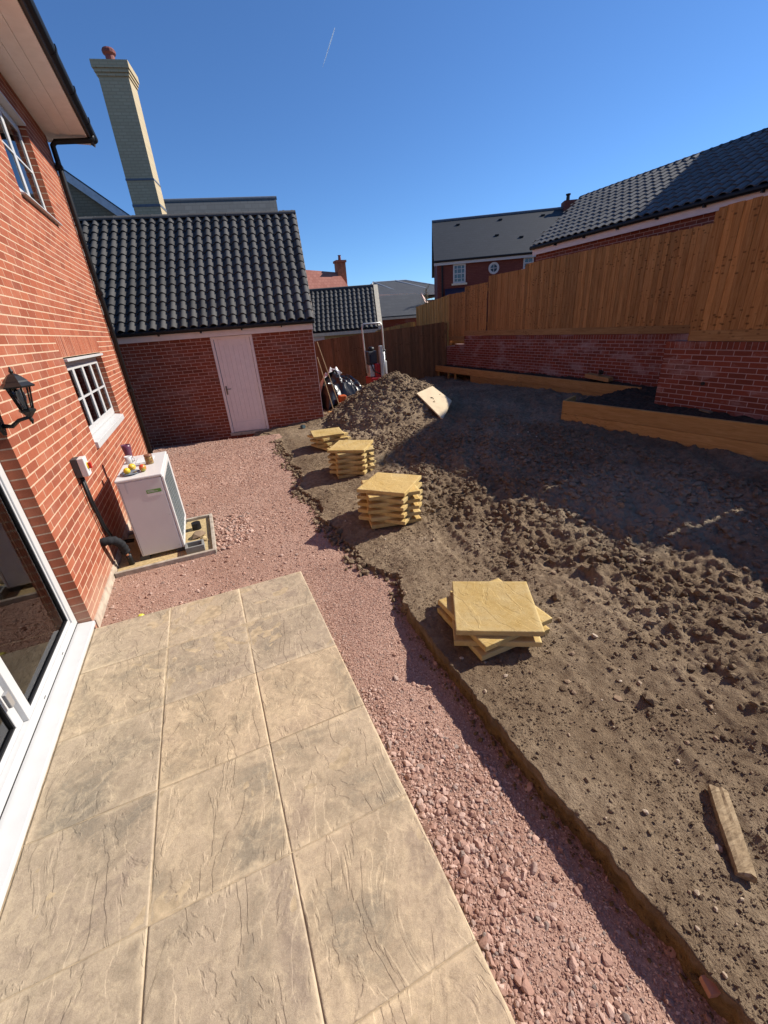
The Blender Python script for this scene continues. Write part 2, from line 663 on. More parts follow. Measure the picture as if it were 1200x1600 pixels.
def brick_mesh(mat, name='brick'):
    """one brick, centred, x length .215, y depth .1025 (front at -y), z .065, chamfered arrises"""
    hx, hy, hz, c = 0.1073, 0.05125, 0.0322, 0.0012
    V = []
    for y, i in ((-hy, c), (-hy + c, 0), (hy, 0)):
        V += [(-hx + i, y, -hz + i), (hx - i, y, -hz + i), (hx - i, y, hz - i), (-hx + i, y, hz - i)]
    Fq = [(0, 1, 2, 3), (11, 10, 9, 8)]
    for a in (0, 4):
        for k in range(4):
            k2 = (k + 1) % 4
            Fq.append((a + k2, a + k, a + 4 + k, a + 4 + k2))
    me = bpy.data.meshes.new(name)
    me.from_pydata(V, [], Fq)
    me.materials.append(mat)
    return me, np.array(V), np.array(Fq)


def brickwork(house, O, U, u0, u1, z0, z1, holes, bmat, mmat, thick=0.25, budget=300, soldiers=(), topline=None, cull=True, part='wall', wall_boxes=True):
    """house > wall > brick.  O: point on face at u=0,z=0 ; U unit along ; outward normal N = (Uy,-Ux)"""
    O = np.array(O, float)
    U = np.array([U[0], U[1], 0.0])
    N = np.array([U[1], -U[0], 0.0])
    Z = np.array([0, 0, 1.0])
    # mortar body
    us = sorted({u0, u1} | {h[0] for h in holes} | {h[1] for h in holes})
    zs = sorted({z0, z1} | {h[2] for h in holes} | {h[3] for h in holes})
    us = [u for u in us if u0 <= u <= u1]
    zs = [z for z in zs if z0 <= z <= z1]
    e = 0.0009

    def hole(uc, zc):
        return any(h[0] < uc < h[1] and h[2] < zc < h[3] for h in holes)
    mb = MB()
    for i in range(len(us) - 1):
        for j in range(len(zs) - 1):
            uc, zc = (us[i] + us[i + 1]) / 2, (zs[j] + zs[j + 1]) / 2
            if hole(uc, zc):
                continue
            ua, ub, za, zb = us[i], us[i + 1], zs[j], zs[j + 1]
            d = 1e-3
            if hole(ua - d, zc) or i == 0:
                ua += e
            if hole(ub + d, zc) or i == len(us) - 2:
                ub -= e
            if hole(uc, za - d):
                za += e
            if hole(uc, zb + d):
                zb -= e
            P = lambda u, n, z: O + U * u + N * n + Z * z
            mb.hexa([P(ua, -e, za), P(ub, -e, za), P(ub, -thick, za), P(ua, -thick, za),
                     P(ua, -e, zb), P(ub, -e, zb), P(ub, -thick, zb), P(ua, -thick, zb)])
    wall = mb.build(part, mmat, house)
    # bricks
    B = []
    r = 0
    z = z0
    while z + 0.066 <= z1 + 1e-6:
        zc = z + 0.0375
        cuts = [(u0, u1)]
        for h in list(holes) + list(soldiers):
            if h[2] < zc < h[3]:
                new = []
                for a, b in cuts:
                    if h[1] <= a or h[0] >= b:
                        new.append((a, b))
                    else:
                        if h[0] > a:
                            new.append((a, h[0]))
                        if h[1] < b:
                            new.append((h[1], b))
                cuts = new
        for a, b in cuts:
            k = math.floor((a - u0) / 0.225) - 1
            off = u0 + (0.1125 if r % 2 else 0.0)
            row = []
            while True:
                s = off + k * 0.225
                t = s + 0.215
                k += 1
                if s > b - 0.02:
                    break
                s2, t2 = max(s, a), min(t, b)
                if t2 - s2 < 0.035:
                    continue
                row.append([s2, t2])
            if row:
                row[0][0] = a if row[0][0] - a < 0.06 else row[0][0]
                row[-1][1] = b if b - row[-1][1] < 0.06 else row[-1][1]
            B += [((p_ + q_) / 2, zc, q_ - p_, 0.065, 0) for p_, q_ in row]
        z += 0.075
        r += 1
    for (a, b, za, zb) in soldiers:
        n = max(1, int(round((b - a) / 0.075)))
        p = (b - a) / n
        for i in range(n):
            B.append((a + (i + 0.5) * p, (za + zb) / 2, zb - za - 0.01, p - 0.01, 1))
    B = np.array(B)
    if topline is not None:
        B = B[B[:, 1] + 0.03 < topline(B[:, 0])]
    ctr = O + B[:, :1] * U + B[:, 1:2] * Z - N * 0.05125
    vis = in_view(ctr)
    dist = np.linalg.norm(ctr - CAMP, axis=1)
    key = np.where(vis, dist, 1e3 + dist)
    order = np.argsort(key)
    me, BV, BF = brick_mesh(bmat)
    n_part = min(budget, int(vis.sum()))
    R3 = np.stack([U, -N, Z], 1)          # columns: local x,y,z
    R3s = np.stack([Z, -N, -U], 1)        # soldier: brick length upright
    for i in order[:n_part]:
        u, zc, ln, hh, sld = B[i]
        jit = N * rng.uniform(-0.0001, 0.0009)
        Rm = R3s if sld else R3
        sc = (ln / 0.215, 1, hh / 0.065)
        inst('brick', me, wall, ctr[i] + jit, Rm.tolist(), sc)
    rest = order[n_part:]
    if cull:
        rest = np.array([i for i in rest if (in_view(ctr[i:i + 1], 1.5)[0] or dist[i] < 5)], int)
    if len(rest):
        Vs, Fs = [], []
        for q, i in enumerate(rest):
            u, zc, ln, hh, sld = B[i]
            Rm = R3s if sld else R3
            S = BV * np.array([ln / 0.215, 1, hh / 0.065])
            Vs.append(S @ Rm.T + ctr[i] + N * rng.uniform(-0.0001, 0.0009))
            Fs.append(BF + q * len(BV))
        o = np_mesh('bricks', np.concatenate(Vs), np.concatenate(Fs), bmat, house)
        kind(o, 'stuff')
    return wall


# ------------------------------------------------------------------ ground sheets
gr = MB().add([(-400, -400, -0.6), (400, -400, -0.6), (400, 400, -0.6), (-400, 400, -0.6)], [(0, 1, 2, 3)]).build('ground', m_earth)
kind(gr, 'structure')
rg = MB().box(8.86, -40, -0.5, 200, 150, 1.45).build('raised_ground', m_earth)
kind(rg, 'structure')

EY = np.array([-3.0, 0.0, 0.5, 1.2, 2.0, 2.65, 3.1, 3.6, 4.0, 4.5, 5.2, 6.0, 7.0, 7.8, 8.6, 9.4, 10.0, 10.4, 10.7])
EX = np.array([1.22, 1.20, 1.17, 1.14, 1.14, 1.17, 1.24, 1.20, 1.10, 1.10, 1.06, 1.12, 1.16, 1.24, 1.3, 1.36, 1.42, 1.35, 1.15])


def edge_x(y):
    w1 = (vn(y * 5, y * 0 + 3, 5) - 0.5) * 0.04 + (vn(y * 16, y * 0 + 1, 6) - 0.5) * 0.03 + (vn(y * 45, y * 0 + 1, 7) - 0.5) * 0.03
    far = sst(2.3, 3.2, y)
    w2 = (vn(y * 2.3, y * 0 + 8, 9) - 0.5) * 0.22 * far
    return np.interp(y, EY, EX) + w1 * (0.5 + far) + w2


def soil_base(x, y):
    u = x - np.interp(y, EY, EX)
    z = 0.0 + 0.22 * sst(0.5, 2.6, u) + 0.035 * np.clip(u - 2.0, 0, 3) * sst(2.0, 6.0, y) * (1 - sst(8, 11, y))
    z = z - 0.05 * sst(6.5, 10, y) * (1 - sst(1.5, 3.0, u)) + 0.02
    return z


def soil_h(x, y):
    u = x - np.interp(y, EY, EX)
    rough = sst(0.55, 1.9, u + 0.35 * (fbm(x * 1.1, y * 1.1, 3, 31) - 0.5) * 2 + 0.25 * sst(2.2, 5, y))
    z = soil_base(x, y)
    z = z + 0.05 * (fbm(x * 1.3, y * 1.3, 3, 1) - 0.5) * (0.4 + rough)
    # churned clods
    a = fbm(x * 12, y * 12, 4, 2, 0.62)
    cl = np.abs(fbm(x * 8 + 3, y * 8, 3, 3) - 0.5) * 2
    z = z + rough * (0.085 * (a - 0.5) + 0.055 * (0.4 - cl) + 0.05 * (fbm(x * 19, y * 19, 3, 12, 0.6) - 0.5))
    # bucket ruts running away to the right
    t = (x * 0.55 + y * 0.83)
    rut = np.sin(2 * math.pi * (x * 0.9 - y * 0.62 + 0.35 * fbm(x, y, 2, 8)) / 0.55)
    z = z + rough * 0.02 * rut * sst(0.3, 0.6, fbm(x * 0.8, y * 0.8, 2, 77))
    z = z + 0.017 * (fbm(x * 24, y * 24, 3, 4, 0.6) - 0.5) + 0.018 * (fbm(x * 11, y * 11, 3, 41) - 0.5)
    z = z + 0.02 * (fbm(x * 6, y * 6, 3, 44) - 0.5)
    for tx_ in (1.75, 2.35):
        q = (x - tx_ - 0.18 * (y - 1.0) - 0.1 * np.sin(y * 1.3)) / 0.10
        lug = 0.5 + 0.5 * np.sin(2 * math.pi * y / 0.16)
        z = z - (0.016 + 0.008 * lug) * np.exp(-q ** 4) * sst(0.35, 0.55, fbm(x * 1.2, y * 0.8, 2, 88)) + 0.008 * np.exp(-(np.abs(q) - 1.25) ** 2 / 0.05)
    # slump at the broken edge beyond the cut
    br = sst(2.3, 3.2, y)
    z = z - br * 0.05 * (1 - sst(0.0, 0.3, u))
    return z


ys = [-1.5]
while ys[-1] < 14.3:
    ys.append(ys[-1] + (0.013 if ys[-1] < 3 else 0.013 + (ys[-1] - 3) * 0.0028))
ys = np.array(ys)
us = [0.0]
while us[-1] < 7.7:
    us.append(us[-1] + (0.013 if us[-1] < 1.6 else 0.013 + (us[-1] - 1.6) * 0.0055))
us = np.array(us)
GX = edge_x(ys)[:, None] + us[None, :] * ((8.72 - edge_x(ys)) / us[-1])[:, None]
GY = np.repeat(ys[:, None], len(us), 1)
GZ = soil_h(GX, GY)
# vertical cut face: extra columns below the lip
lipx = GX[:, :1] + 0.006 * (vn(ys * 30, ys * 0, 3)[:, None] - 0.5)
f1x = GX[:, :1] + 0.012 * (vn(ys * 22, ys * 0 + 5, 13)[:, None])
f2x = GX[:, :1] - 0.012 + 0.02 * (vn(ys * 14, ys * 0 + 9, 14)[:, None]) - sst(2.3, 3.2, ys)[:, None] * 0.10 * vn(ys * 4, ys * 0 + 2, 15)[:, None]
f3x = GX[:, :1] - 0.03 - sst(2.3, 3.2, ys)[:, None] * (0.05 + 0.22 * vn(ys * 3.1, ys * 0 + 4, 16)[:, None] + 0.06 * vn(ys * 12, ys * 0 + 4, 17)[:, None])
X = np.concatenate([f3x, f2x, f1x, GX], 1)
Y = np.concatenate([GY[:, :1]] * 3 + [GY], 1)
Zs = np.concatenate([GZ[:, :1] * 0 - 0.19, GZ[:, :1] * 0 - 0.09, GZ[:, :1] - 0.03, GZ], 1)


def grid_mesh(name, X, Y, Z, mat, parent=None, smooth=True):
    r, c = X.shape
    V = np.stack([X, Y, Z], -1).reshape(-1, 3)
    i = np.arange(r - 1)[:, None] * c + np.arange(c - 1)[None, :]
    Fq = np.stack([i, i + 1, i + c + 1, i + c], -1).reshape(-1, 4)
    return np_mesh(name, V, Fq, mat, parent, smooth)


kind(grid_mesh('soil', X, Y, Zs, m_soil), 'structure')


# gravel
def gravel_h(x, y):
    z = -0.082 + 0.03 * (fbm(x * 1.2, y * 1.2, 3, 21) - 0.5) + 0.012 * (fbm(x * 9, y * 9, 3, 22) - 0.5)
    z = z - 0.032 * sst(0.75, 1.05, x) * (1 - sst(2.2, 3.0, y)) * (1 - 0.3 * sst(1.2, 2.2, y))
    z = z - 0.05 * sst(0.2, -0.6, y) * sst(0.5, 0.9, x)
    z = z + 0.02 * np.exp(-((x - 0.55) / 0.15) ** 2) * (1 - sst(1.8, 2.6, y))
    # dip along the garage footing
    dg = (y - (11.13 - 0.2126 * x))
    z = z - 0.24 * sst(-0.62, -0.3, dg)
    return z


gx = np.linspace(-1.36, 1.55, 130)
gy = np.linspace(-1.5, 11.6, 520)
GXX, GYY = np.meshgrid(gx, gy)
kind(grid_mesh('gravel_bed', GXX, GYY, gravel_h(GXX, GYY), m_fines), 'structure')

ICO_V, ICO_F = None, None


def ico():
    t = (1 + 5 ** 0.5) / 2
    V = np.array([(-1, t, 0), (1, t, 0), (-1, -t, 0), (1, -t, 0), (0, -1, t), (0, 1, t), (0, -1, -t), (0, 1, -t), (t, 0, -1), (t, 0, 1), (-t, 0, -1), (-t, 0, 1)], float)
    V /= np.linalg.norm(V[0])
    Fc = np.array([(0, 11, 5), (0, 5, 1), (0, 1, 7), (0, 7, 10), (0, 10, 11), (1, 5, 9), (5, 11, 4), (11, 10, 2), (10, 7, 6), (7, 1, 8), (3, 9, 4), (3, 4, 2), (3, 2, 6), (3, 6, 8), (3, 8, 9), (4, 9, 5), (2, 4, 11), (6, 2, 10), (8, 6, 7), (9, 8, 1)])
    return V, Fc


ICO_V, ICO_F = ico()


def subdiv(V, Fc):
    V = [tuple(v) for v in V]
    mid = {}

    def m(a, b):
        kx = (min(a, b), max(a, b))
        if kx not in mid:
            q = (np.array(V[a]) + np.array(V[b])) / 2
            V.append(tuple(q / np.linalg.norm(q)))
            mid[kx] = len(V) - 1
        return mid[kx]
    out = []
    for a, b, c in Fc:
        x_, y_, z_ = m(a, b), m(b, c), m(c, a)
        out += [(a, x_, z_), (b, y_, x_), (c, z_, y_), (x_, y_, z_)]
    return np.array(V), np.array(out)


ICO2_V, ICO2_F = subdiv(ICO_V, ICO_F)
OCT_V = np.array([(1, 0.25, 0.2), (-1, -0.2, 0.1), (0.2, 1, -0.2), (-0.1, -1, 0.2), (0.1, 0.2, 1), (0.0, -0.2, -1)], float)
OCT_F = np.array([(0, 2, 4), (2, 1, 4), (1, 3, 4), (3, 0, 4), (2, 0, 5), (1, 2, 5), (3, 1, 5), (0, 3, 5)])


def stones(name, P, S, mat, flat=0.62, rough=0.3, smooth=False, hi=False, lo=False):
    n = len(P)
    BVx, BFx = (ICO2_V, ICO2_F) if hi else ((OCT_V, OCT_F) if lo else (ICO_V, ICO_F))
    nv = len(BVx)
    V = BVx[None] * (1 + rng.uniform(-rough, rough, (n, nv, 1)) * (0.25 if hi else 1.0))
    # chip with random planes
    for _k in range(8 if hi else 4):
        nn = rng.normal(size=(n, 3))
        nn /= np.linalg.norm(nn, axis=1, keepdims=True)
        dk = rng.uniform(0.42, 0.78, (n, 1))
        pr = np.einsum('nij,nj->ni', V, nn)
        V = V - np.maximum(pr - dk, 0)[:, :, None] * nn[:, None, :]
    V = V * rng.uniform(0.65, 1.25, (n, 1, 3))
    q = rng.normal(size=(n, 4))
    q /= np.linalg.norm(q, axis=1, keepdims=True)
    a, b, c, d = q.T
    R = np.stack([1 - 2 * (c * c + d * d), 2 * (b * c - a * d), 2 * (b * d + a * c), 2 * (b * c + a * d), 1 - 2 * (b * b + d * d), 2 * (c * d - a * b), 2 * (b * d - a * c), 2 * (c * d + a * b), 1 - 2 * (b * b + c * c)], 1).reshape(n, 3, 3)
    V = np.einsum('nij,nkj->nki', R, V)
    V[:, :, 2] *= flat
    V = V * S[:, None, None] + P[:, None, :]
    Fc = (BFx[None] + (np.arange(n) * nv)[:, None, None]).reshape(-1, 3)
    return np_mesh(name, V.reshape(-1, 3), Fc, mat, None, smooth)


def in_patio(x, y, m=0.0):
    return (x < 0.49 + m) & (y < 3.6 + m)


def in_hp(x, y):
    return (x > -1.33) & (x < -0.27) & (y > 4.6) & (y < 5.75)


def scatter_gravel(n, x0, x1, y0, y1, smin, smax, pw=2.5, mask=None):
    x = rng.uniform(x0, x1, n)
    y = rng.uniform(y0, y1, n)
    s = smin + (smax - smin) * rng.random(n) ** pw
    k = ~in_patio(x, y, 0.005) & ~in_hp(x, y) & (x < edge_x(y) + 0.02) & (y < 10.75 - 0.2126 * x) & (x > -1.32)
    if mask is not None:
        k &= mask(x, y)
    x, y, s = x[k], y[k], s[k]
    return np.stack([x, y, gravel_h(x, y) + s * 0.2], 1), s


G = [scatter_gravel(46000, 0.48, 1.35, -0.8, 3.7, 0.0035, 0.0095, 1.8),
     scatter_gravel(15000, -1.32, 1.45, 3.6, 4.6, 0.004, 0.010, 2.0),
     scatter_gravel(22000, -1.32, 1.45, 4.6, 7.0, 0.006, 0.014, 2.2),
     scatter_gravel(15000, -1.32, 1.5, 7.0, 10.9, 0.009, 0.019, 2.0)]
GP = np.concatenate([g[0] for g in G])
GS = np.concatenate([g[1] for g in G])
kind(stones('gravel', GP, GS, m_gravel, 0.65, 0.25, False, False, True), 'stuff')
G = [scatter_gravel(5600, 0.48, 1.25, -0.8, 2.6, 0.008, 0.017, 2.0, lambda x, y: (fbm(x * 2.6, y * 1.7, 3, 61) + 0.12 * np.exp(-((y - 1.05) / 0.45) ** 2) - 0.10 * sst(1.5, 2.0, y) - 0.35 * (x - 0.8)) > 0.5),
     scatter_gravel(620, 0.5, 0.95, -0.2, 1.9, 0.012, 0.027, 1.8, lambda x, y: (x - 0.49) < 0.55 * fbm(x * 3, y * 2.2, 2, 62) * sst(1.9, 1.3, y) * (0.35 + 0.65 * np.exp(-((y - 1.0) / 0.4) ** 2))),
     scatter_gravel(90, 0.5, 1.2, -0.6, 2.3, 0.018, 0.028, 1.8),
     scatter_gravel(900, -0.3, 0.35, 4.5, 5.7, 0.012, 0.03, 1.7, lambda x, y: np.hypot((x + 0.12) / 0.35, (y - 5.15) / 0.55) < 0.75 + 0.4 * vn(x * 6, y * 6, 3)),
     scatter_gravel(1500, -1.3, 1.5, 3.6, 10.5, 0.012, 0.024, 2.0)]
GP = np.concatenate([g[0] for g in G])
GS = np.concatenate([g[1] for g in G])
kind(stones('coarse_gravel', GP, GS, m_gravel, 0.7, 0.3, False, True), 'stuff')
# crumbs of soil fallen along the foot of the cut
n = 3400
y = rng.uniform(-0.9, 9.5, n)
x = edge_x(y) - 0.13 * rng.random(n) ** 2.0 - 0.10 * rng.random(n) ** 2 * sst(2.3, 3.5, y) + 0.03
s_c = 0.004 + rng.random(n) ** 4 * (0.014 + 0.03 * sst(2.3, 3.5, y))
kind(stones('fallen_soil', np.stack([x, y, gravel_h(x, y) + 0.004 + s_c * 0.3 + 0.05 * rng.random(n) * (x > edge_x(y) - 0.02)], 1), s_c, m_clod, 0.75, 0.3), 'stuff')

# clods and field stones on the soil
n = 30000
x = rng.uniform(1.15, 5.6, n)
y = rng.uniform(-0.9, 7.5, n)
u = x - np.interp(y, EY, EX)
rgh = sst(0.3, 1.9, u + 0.5 * (fbm(x * 1.1, y * 1.1, 3, 31) - 0.5))
keep = rng.random(n) < (0.25 + 0.75 * rgh) * (u > 0.02) * sst(0.33, 0.6, fbm(x * 2.4, y * 2.4, 3, 90))
x, y, rgh = x[keep], y[keep], rgh[keep]
s = 0.005 + rng.random(len(x)) ** 3.2 * (0.012 + 0.034 * rgh)
kind(stones('soil_clods', np.stack([x, y, soil_h(x, y) + s * 0.15], 1), s, m_clod, 0.7, 0.25), 'stuff')
n = 60000
y = -0.9 + 8.5 * rng.random(n) ** 1.5
x = edge_x(y) + 0.01 + (0.6 + 4.2 * rng.random(n)) * rng.random(n)
keep = rng.random(n) < 0.25 + 0.75 * sst(0.4, 0.6, fbm(x * 3.1, y * 3.1, 3, 95))
x, y = x[keep], y[keep]
s = 0.0028 + rng.random(len(x)) ** 3 * 0.0085
kind(stones('soil_crumbs', np.stack([x, y, soil_h(x, y) + s * 0.25], 1), s, m_clod, 0.8, 0.25, False, False, True), 'stuff')
n = 1500
x = rng.uniform(1.2, 5.2, n)
y = rng.uniform(-0.6, 6.5, n)
s = 0.005 + rng.random(n) ** 4 * 0.02
kind(stones('field_stones', np.stack([x, y, soil_h(x, y) + s * 0.3], 1), s, m_pebble, 0.7, 0.25), 'stuff')


def soil_z(x, y):
    return float(soil_h(np.array([float(x)]), np.array([float(y)]))[0])


# ------------------------------------------------------------------ patio
def slab_mesh(mat, seed, nx=64, size=0.592, th=0.038):
    a = np.linspace(-size / 2, size / 2, nx)
    XX, YY = np.meshgrid(a, a)
    ang = 0.5 + seed * 0.4
    px = XX * math.cos(ang) - YY * math.sin(ang)
    py = XX * math.sin(ang) + YY * math.cos(ang)
    nn = fbm(px * 5 + seed * 10, py * 2.2 + seed * 3, 4, 100 + seed) * 7
    fl = np.floor(nn)
    fr = np.clip((nn - fl) * 5, 0, 1)
    h = (fl + fr) * 0.0011 + (fbm(XX * 14, YY * 14, 4, 120 + seed) - 0.5) * 0.003
    ed = np.minimum(size / 2 - np.abs(XX), size / 2 - np.abs(YY))
    h = h - h.mean()
    h = h * sst(0.0, 0.02, ed) - 0.0012 * (1 - sst(0.0, 0.005, ed))
    jit = 0.0015 * (fbm(XX * 20, YY * 20, 2, 130 + seed) - 0.5)
    V = np.stack([XX + jit, YY - jit, h], -1).reshape(-1, 3)
    i = np.arange(nx - 1)[:, None] * nx + np.arange(nx - 1)[None, :]
    Fq = np.stack([i, i + 1, i + nx + 1, i + nx], -1).reshape(-1, 4).tolist()
    ring = list(range(nx)) + [k * nx + nx - 1 for k in range(1, nx)] + [(nx - 1) * nx + k for k in range(nx - 2, -1, -1)] + [k * nx for k in range(nx - 2, 0, -1)]
    b0 = len(V)
    RB = V[ring].copy()
    RB[:, 2] = -th
    RB[:, :2] *= 0.995
    V = np.concatenate([V, RB])
    m = len(ring)
    for k in range(m):
        k2 = (k + 1) % m
        Fq.append((ring[k2], ring[k], b0 + k, b0 + k2))
    Fq.append(tuple(b0 + k for k in range(m - 1, -1, -1)))
    me = bpy.data.meshes.new('paving_slab')
    me.from_pydata(V.tolist(), [], Fq)
    me.polygons.foreach_set('use_smooth', [True] * ((nx - 1) ** 2) + [False] * (m + 1))
    me.materials.append(mat)
    return me


m_joint = plain('joint mortar', L(0.4, 0.31, 0.2), 0.95, 0.1, var=0.3, scale=20, bump=0.4)
patio = MB().box(-1.40, -3.02, -0.13, 0.485, 3.585, -0.0022).build('patio', m_joint)
kind(patio, 'structure')
SM = [slab_mesh(m_slab, k) for k in range(5)]
rows = [(3.02, 3.59)] + [(3.02 - 0.6046 * (i + 1), 3.02 - 0.6046 * i) for i in range(9)]
for ri, (ya, yb) in enumerate(rows):
    for ci, xc in enumerate((-1.012, -0.412, 0.188)):
        k = random.randrange(5)
        o = inst('paving_slab', SM[k], patio, (xc + random.uniform(-0.001, 0.001), (ya + yb) / 2, random.uniform(-0.0015, 0.0015)), None, (0.5965 / 0.592, (yb - ya - 0.0035) / 0.592, 1))
        o.rotation_euler = (random.uniform(-0.002, 0.002), random.uniform(-0.002, 0.002), 0)

# stacked slabs: every slab is a thing
YM = [slab_mesh(m_yslab, k + 20, 48, 0.598, 0.0415) for k in range(4)]
ORD = ['topmost', 'second', 'third', 'fourth', 'fifth', 'sixth', 'seventh', 'eighth', 'ninth', 'tenth']


def slab_stack(cx, cy, zg, n, a0, a1, where, seed, jit=0.01, pit=0.0435):
    rr = random.Random(seed)
    for i in range(n):
        ang = (a0 if (n - 1 - i) % 2 == 0 else a1) + rr.uniform(-0.05, 0.05)
        zt = zg + (i + 1) * pit
        o = inst('loose_paving_slab', YM[rr.randrange(4)], None, (cx + rr.uniform(-jit, jit), cy + rr.uniform(-jit, jit), zt))
        o.rotation_euler = (0, 0, ang + (0 if rr.random() < 0.5 else math.pi / 2))
        k = n - 1 - i
        lab = ('%s buff paving slab of %s' % (ORD[k], where)) if k == 0 else ('%s buff paving slab from the top of %s' % (ORD[k], where))
        if i == n - 1:
            lab = 'topmost buff paving slab of %s' % where
        elif i == 0:
            lab = 'bottom buff paving slab of %s, lying on the soil' % where
        tag(o, lab, 'paving slab', 'loose buff paving slabs stacked on the soil')


slab_stack(1.63, 2.03, 0.045, 4, math.radians(-30), math.radians(2), 'the low pinwheel stack nearest the camera', 1)
slab_stack(1.79, 4.23, 0.035, 10, math.radians(41), math.radians(76), 'the tallest stack beside the trench', 2)
slab_stack(1.97, 6.14, 0.03, 10, math.radians(52), math.radians(84), 'the second tallest stack', 3)
slab_stack(2.12, 7.95, 0.02, 6, math.radians(-10), math.radians(20), 'the small far stack near the garage', 4, 0.05, 0.047)

# ------------------------------------------------------------------ our house
HX = -1.33
HY1 = 9.5
house = thing('brick_house', (-5, 2, 0), 'tall red brick house with white windows and glazed patio doors at the left', 'house')
KW = (5.82, 8.0, 1.05, 2.1)
UWN = (6.6, 8.1, 3.75, 4.875)
DR = (-0.62, 3.665, -0.15, 2.1)
U0 = -3.0
hol = [(a - U0, b - U0, c, d) for a, b, c, d in (KW, UWN, DR)]
wall = brickwork(house, (HX, U0, 0), (0, 1), 0, HY1 - U0, -0.15, 5.19, hol, m_brick, m_mortar,
                 soldiers=[(KW[0] - U0 - 0.05, KW[1] - U0 + 0.05, 2.1, 2.325), (DR[0] - U0 - 0.1, DR[1] - U0 + 0.1, 2.1, 2.325)])
MB().box(-9, HY1 - 0.26, -0.2, HX - 0.26, HY1 - 0.01, 5.19).build('end_wall', m_mortar, house)
MB().box(-9, U0, -0.2, HX - 0.26, U0 + 0.2, 5.19).build('rear_wall', m_mortar, house)
MB().box(-9, U0, -0.2, -8.8, HY1 - 0.3, 5.19).build('street_wall', m_mortar, house)
# roof
rf = MB().prism([(-0.66, 0, 5.3), (-5.2, 0, 8.6), (-9.7, 0, 5.3), (-9.7, 0, 5.15), (-5.2, 0, 8.4), (-0.72, 0, 5.17)], (0, HY1 + 3.6, 0))
rf.v = [(a, b - 3.3, c) for a, b, c in rf.v]
rf.build('roof', m_tile, house)
SZ = 5.2
sf = MB().box(-1.36, -3.3, SZ, -0.79, HY1 + 0.22, SZ + 0.02).build('soffit', m_soffit, house)
for xx in (-1.16, -1.0):
    MB().box(xx - 0.035, -3.3, SZ - 0.014, xx + 0.035, HY1 + 0.2, SZ - 0.001).build('vent_strip', m_soffit, sf)
MB().box(-0.79, -3.3, SZ - 0.02, -0.765, HY1 + 0.25, SZ + 0.17).build('fascia', m_soffit, house)
MB().box(-1.36, HY1 + 0.224, SZ - 0.015, -0.795, HY1 + 0.25, SZ + 0.17).build('verge_board', m_soffit, house)
# gutter: half round section
gp = []
for k in range(9):
    t = math.pi + math.pi * k / 8
    gp.append((-0.705 + 0.062 * math.cos(t), 0, SZ + 0.055 + 0.062 * math.sin(t)))
for k in range(8, -1, -1):
    t = math.pi + math.pi * k / 8
    gp.append((-0.705 + 0.055 * math.cos(t), 0, SZ + 0.055 + 0.055 * math.sin(t)))
g = MB().prism([(a, -3.3, c) for a, b, c in gp], (0, HY1 + 3.52, 0))
gut = g.build('gutter', m_black, house)
for yy in (1.5, 3.5, 4.5, 5.4, 6.3, 7.2, 8.1, 9.0):
    gb = MB()
    prof = []
    for k in range(9):
        t = math.pi + math.pi * k / 8
        prof.append((-0.705 + 0.072 * math.cos(t), yy, SZ + 0.06 + 0.072 * math.sin(t)))
    prof += [(-0.635, yy, SZ + 0.085), (-0.77, yy, SZ + 0.085)]
    gb.prism(prof, (0, 0.05, 0))
    gb.build('gutter_bracket', m_black, gut)
dpy = HY1 - 0.07
dp = MB().tube([(-0.70, dpy, SZ + 0.03), (-0.70, dpy, SZ - 0.03), (-0.75, dpy, SZ - 0.055), (-1.22, dpy, SZ - 0.1), (-1.27, dpy, SZ - 0.15), (-1.27, dpy, SZ - 0.3), (-1.27, dpy, -0.15)], 0.038, 10).build('downpipe', m_black, house, smooth=True)
for zz in (4.75, 3.0, 1.35):
    MB().box(-1.332, dpy - 0.05, zz, -1.225, dpy + 0.05, zz + 0.05).build('pipe_clip', m_black, dp)
MB().box(-1.36, 3.7, -0.2, -1.318, HY1, 0.02).build('plinth', m_plinth, house)

# glazed units
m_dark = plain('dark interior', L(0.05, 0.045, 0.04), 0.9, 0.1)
m_room = plain('room plaster', L(0.62, 0.6, 0.56), 0.9, 0.1)


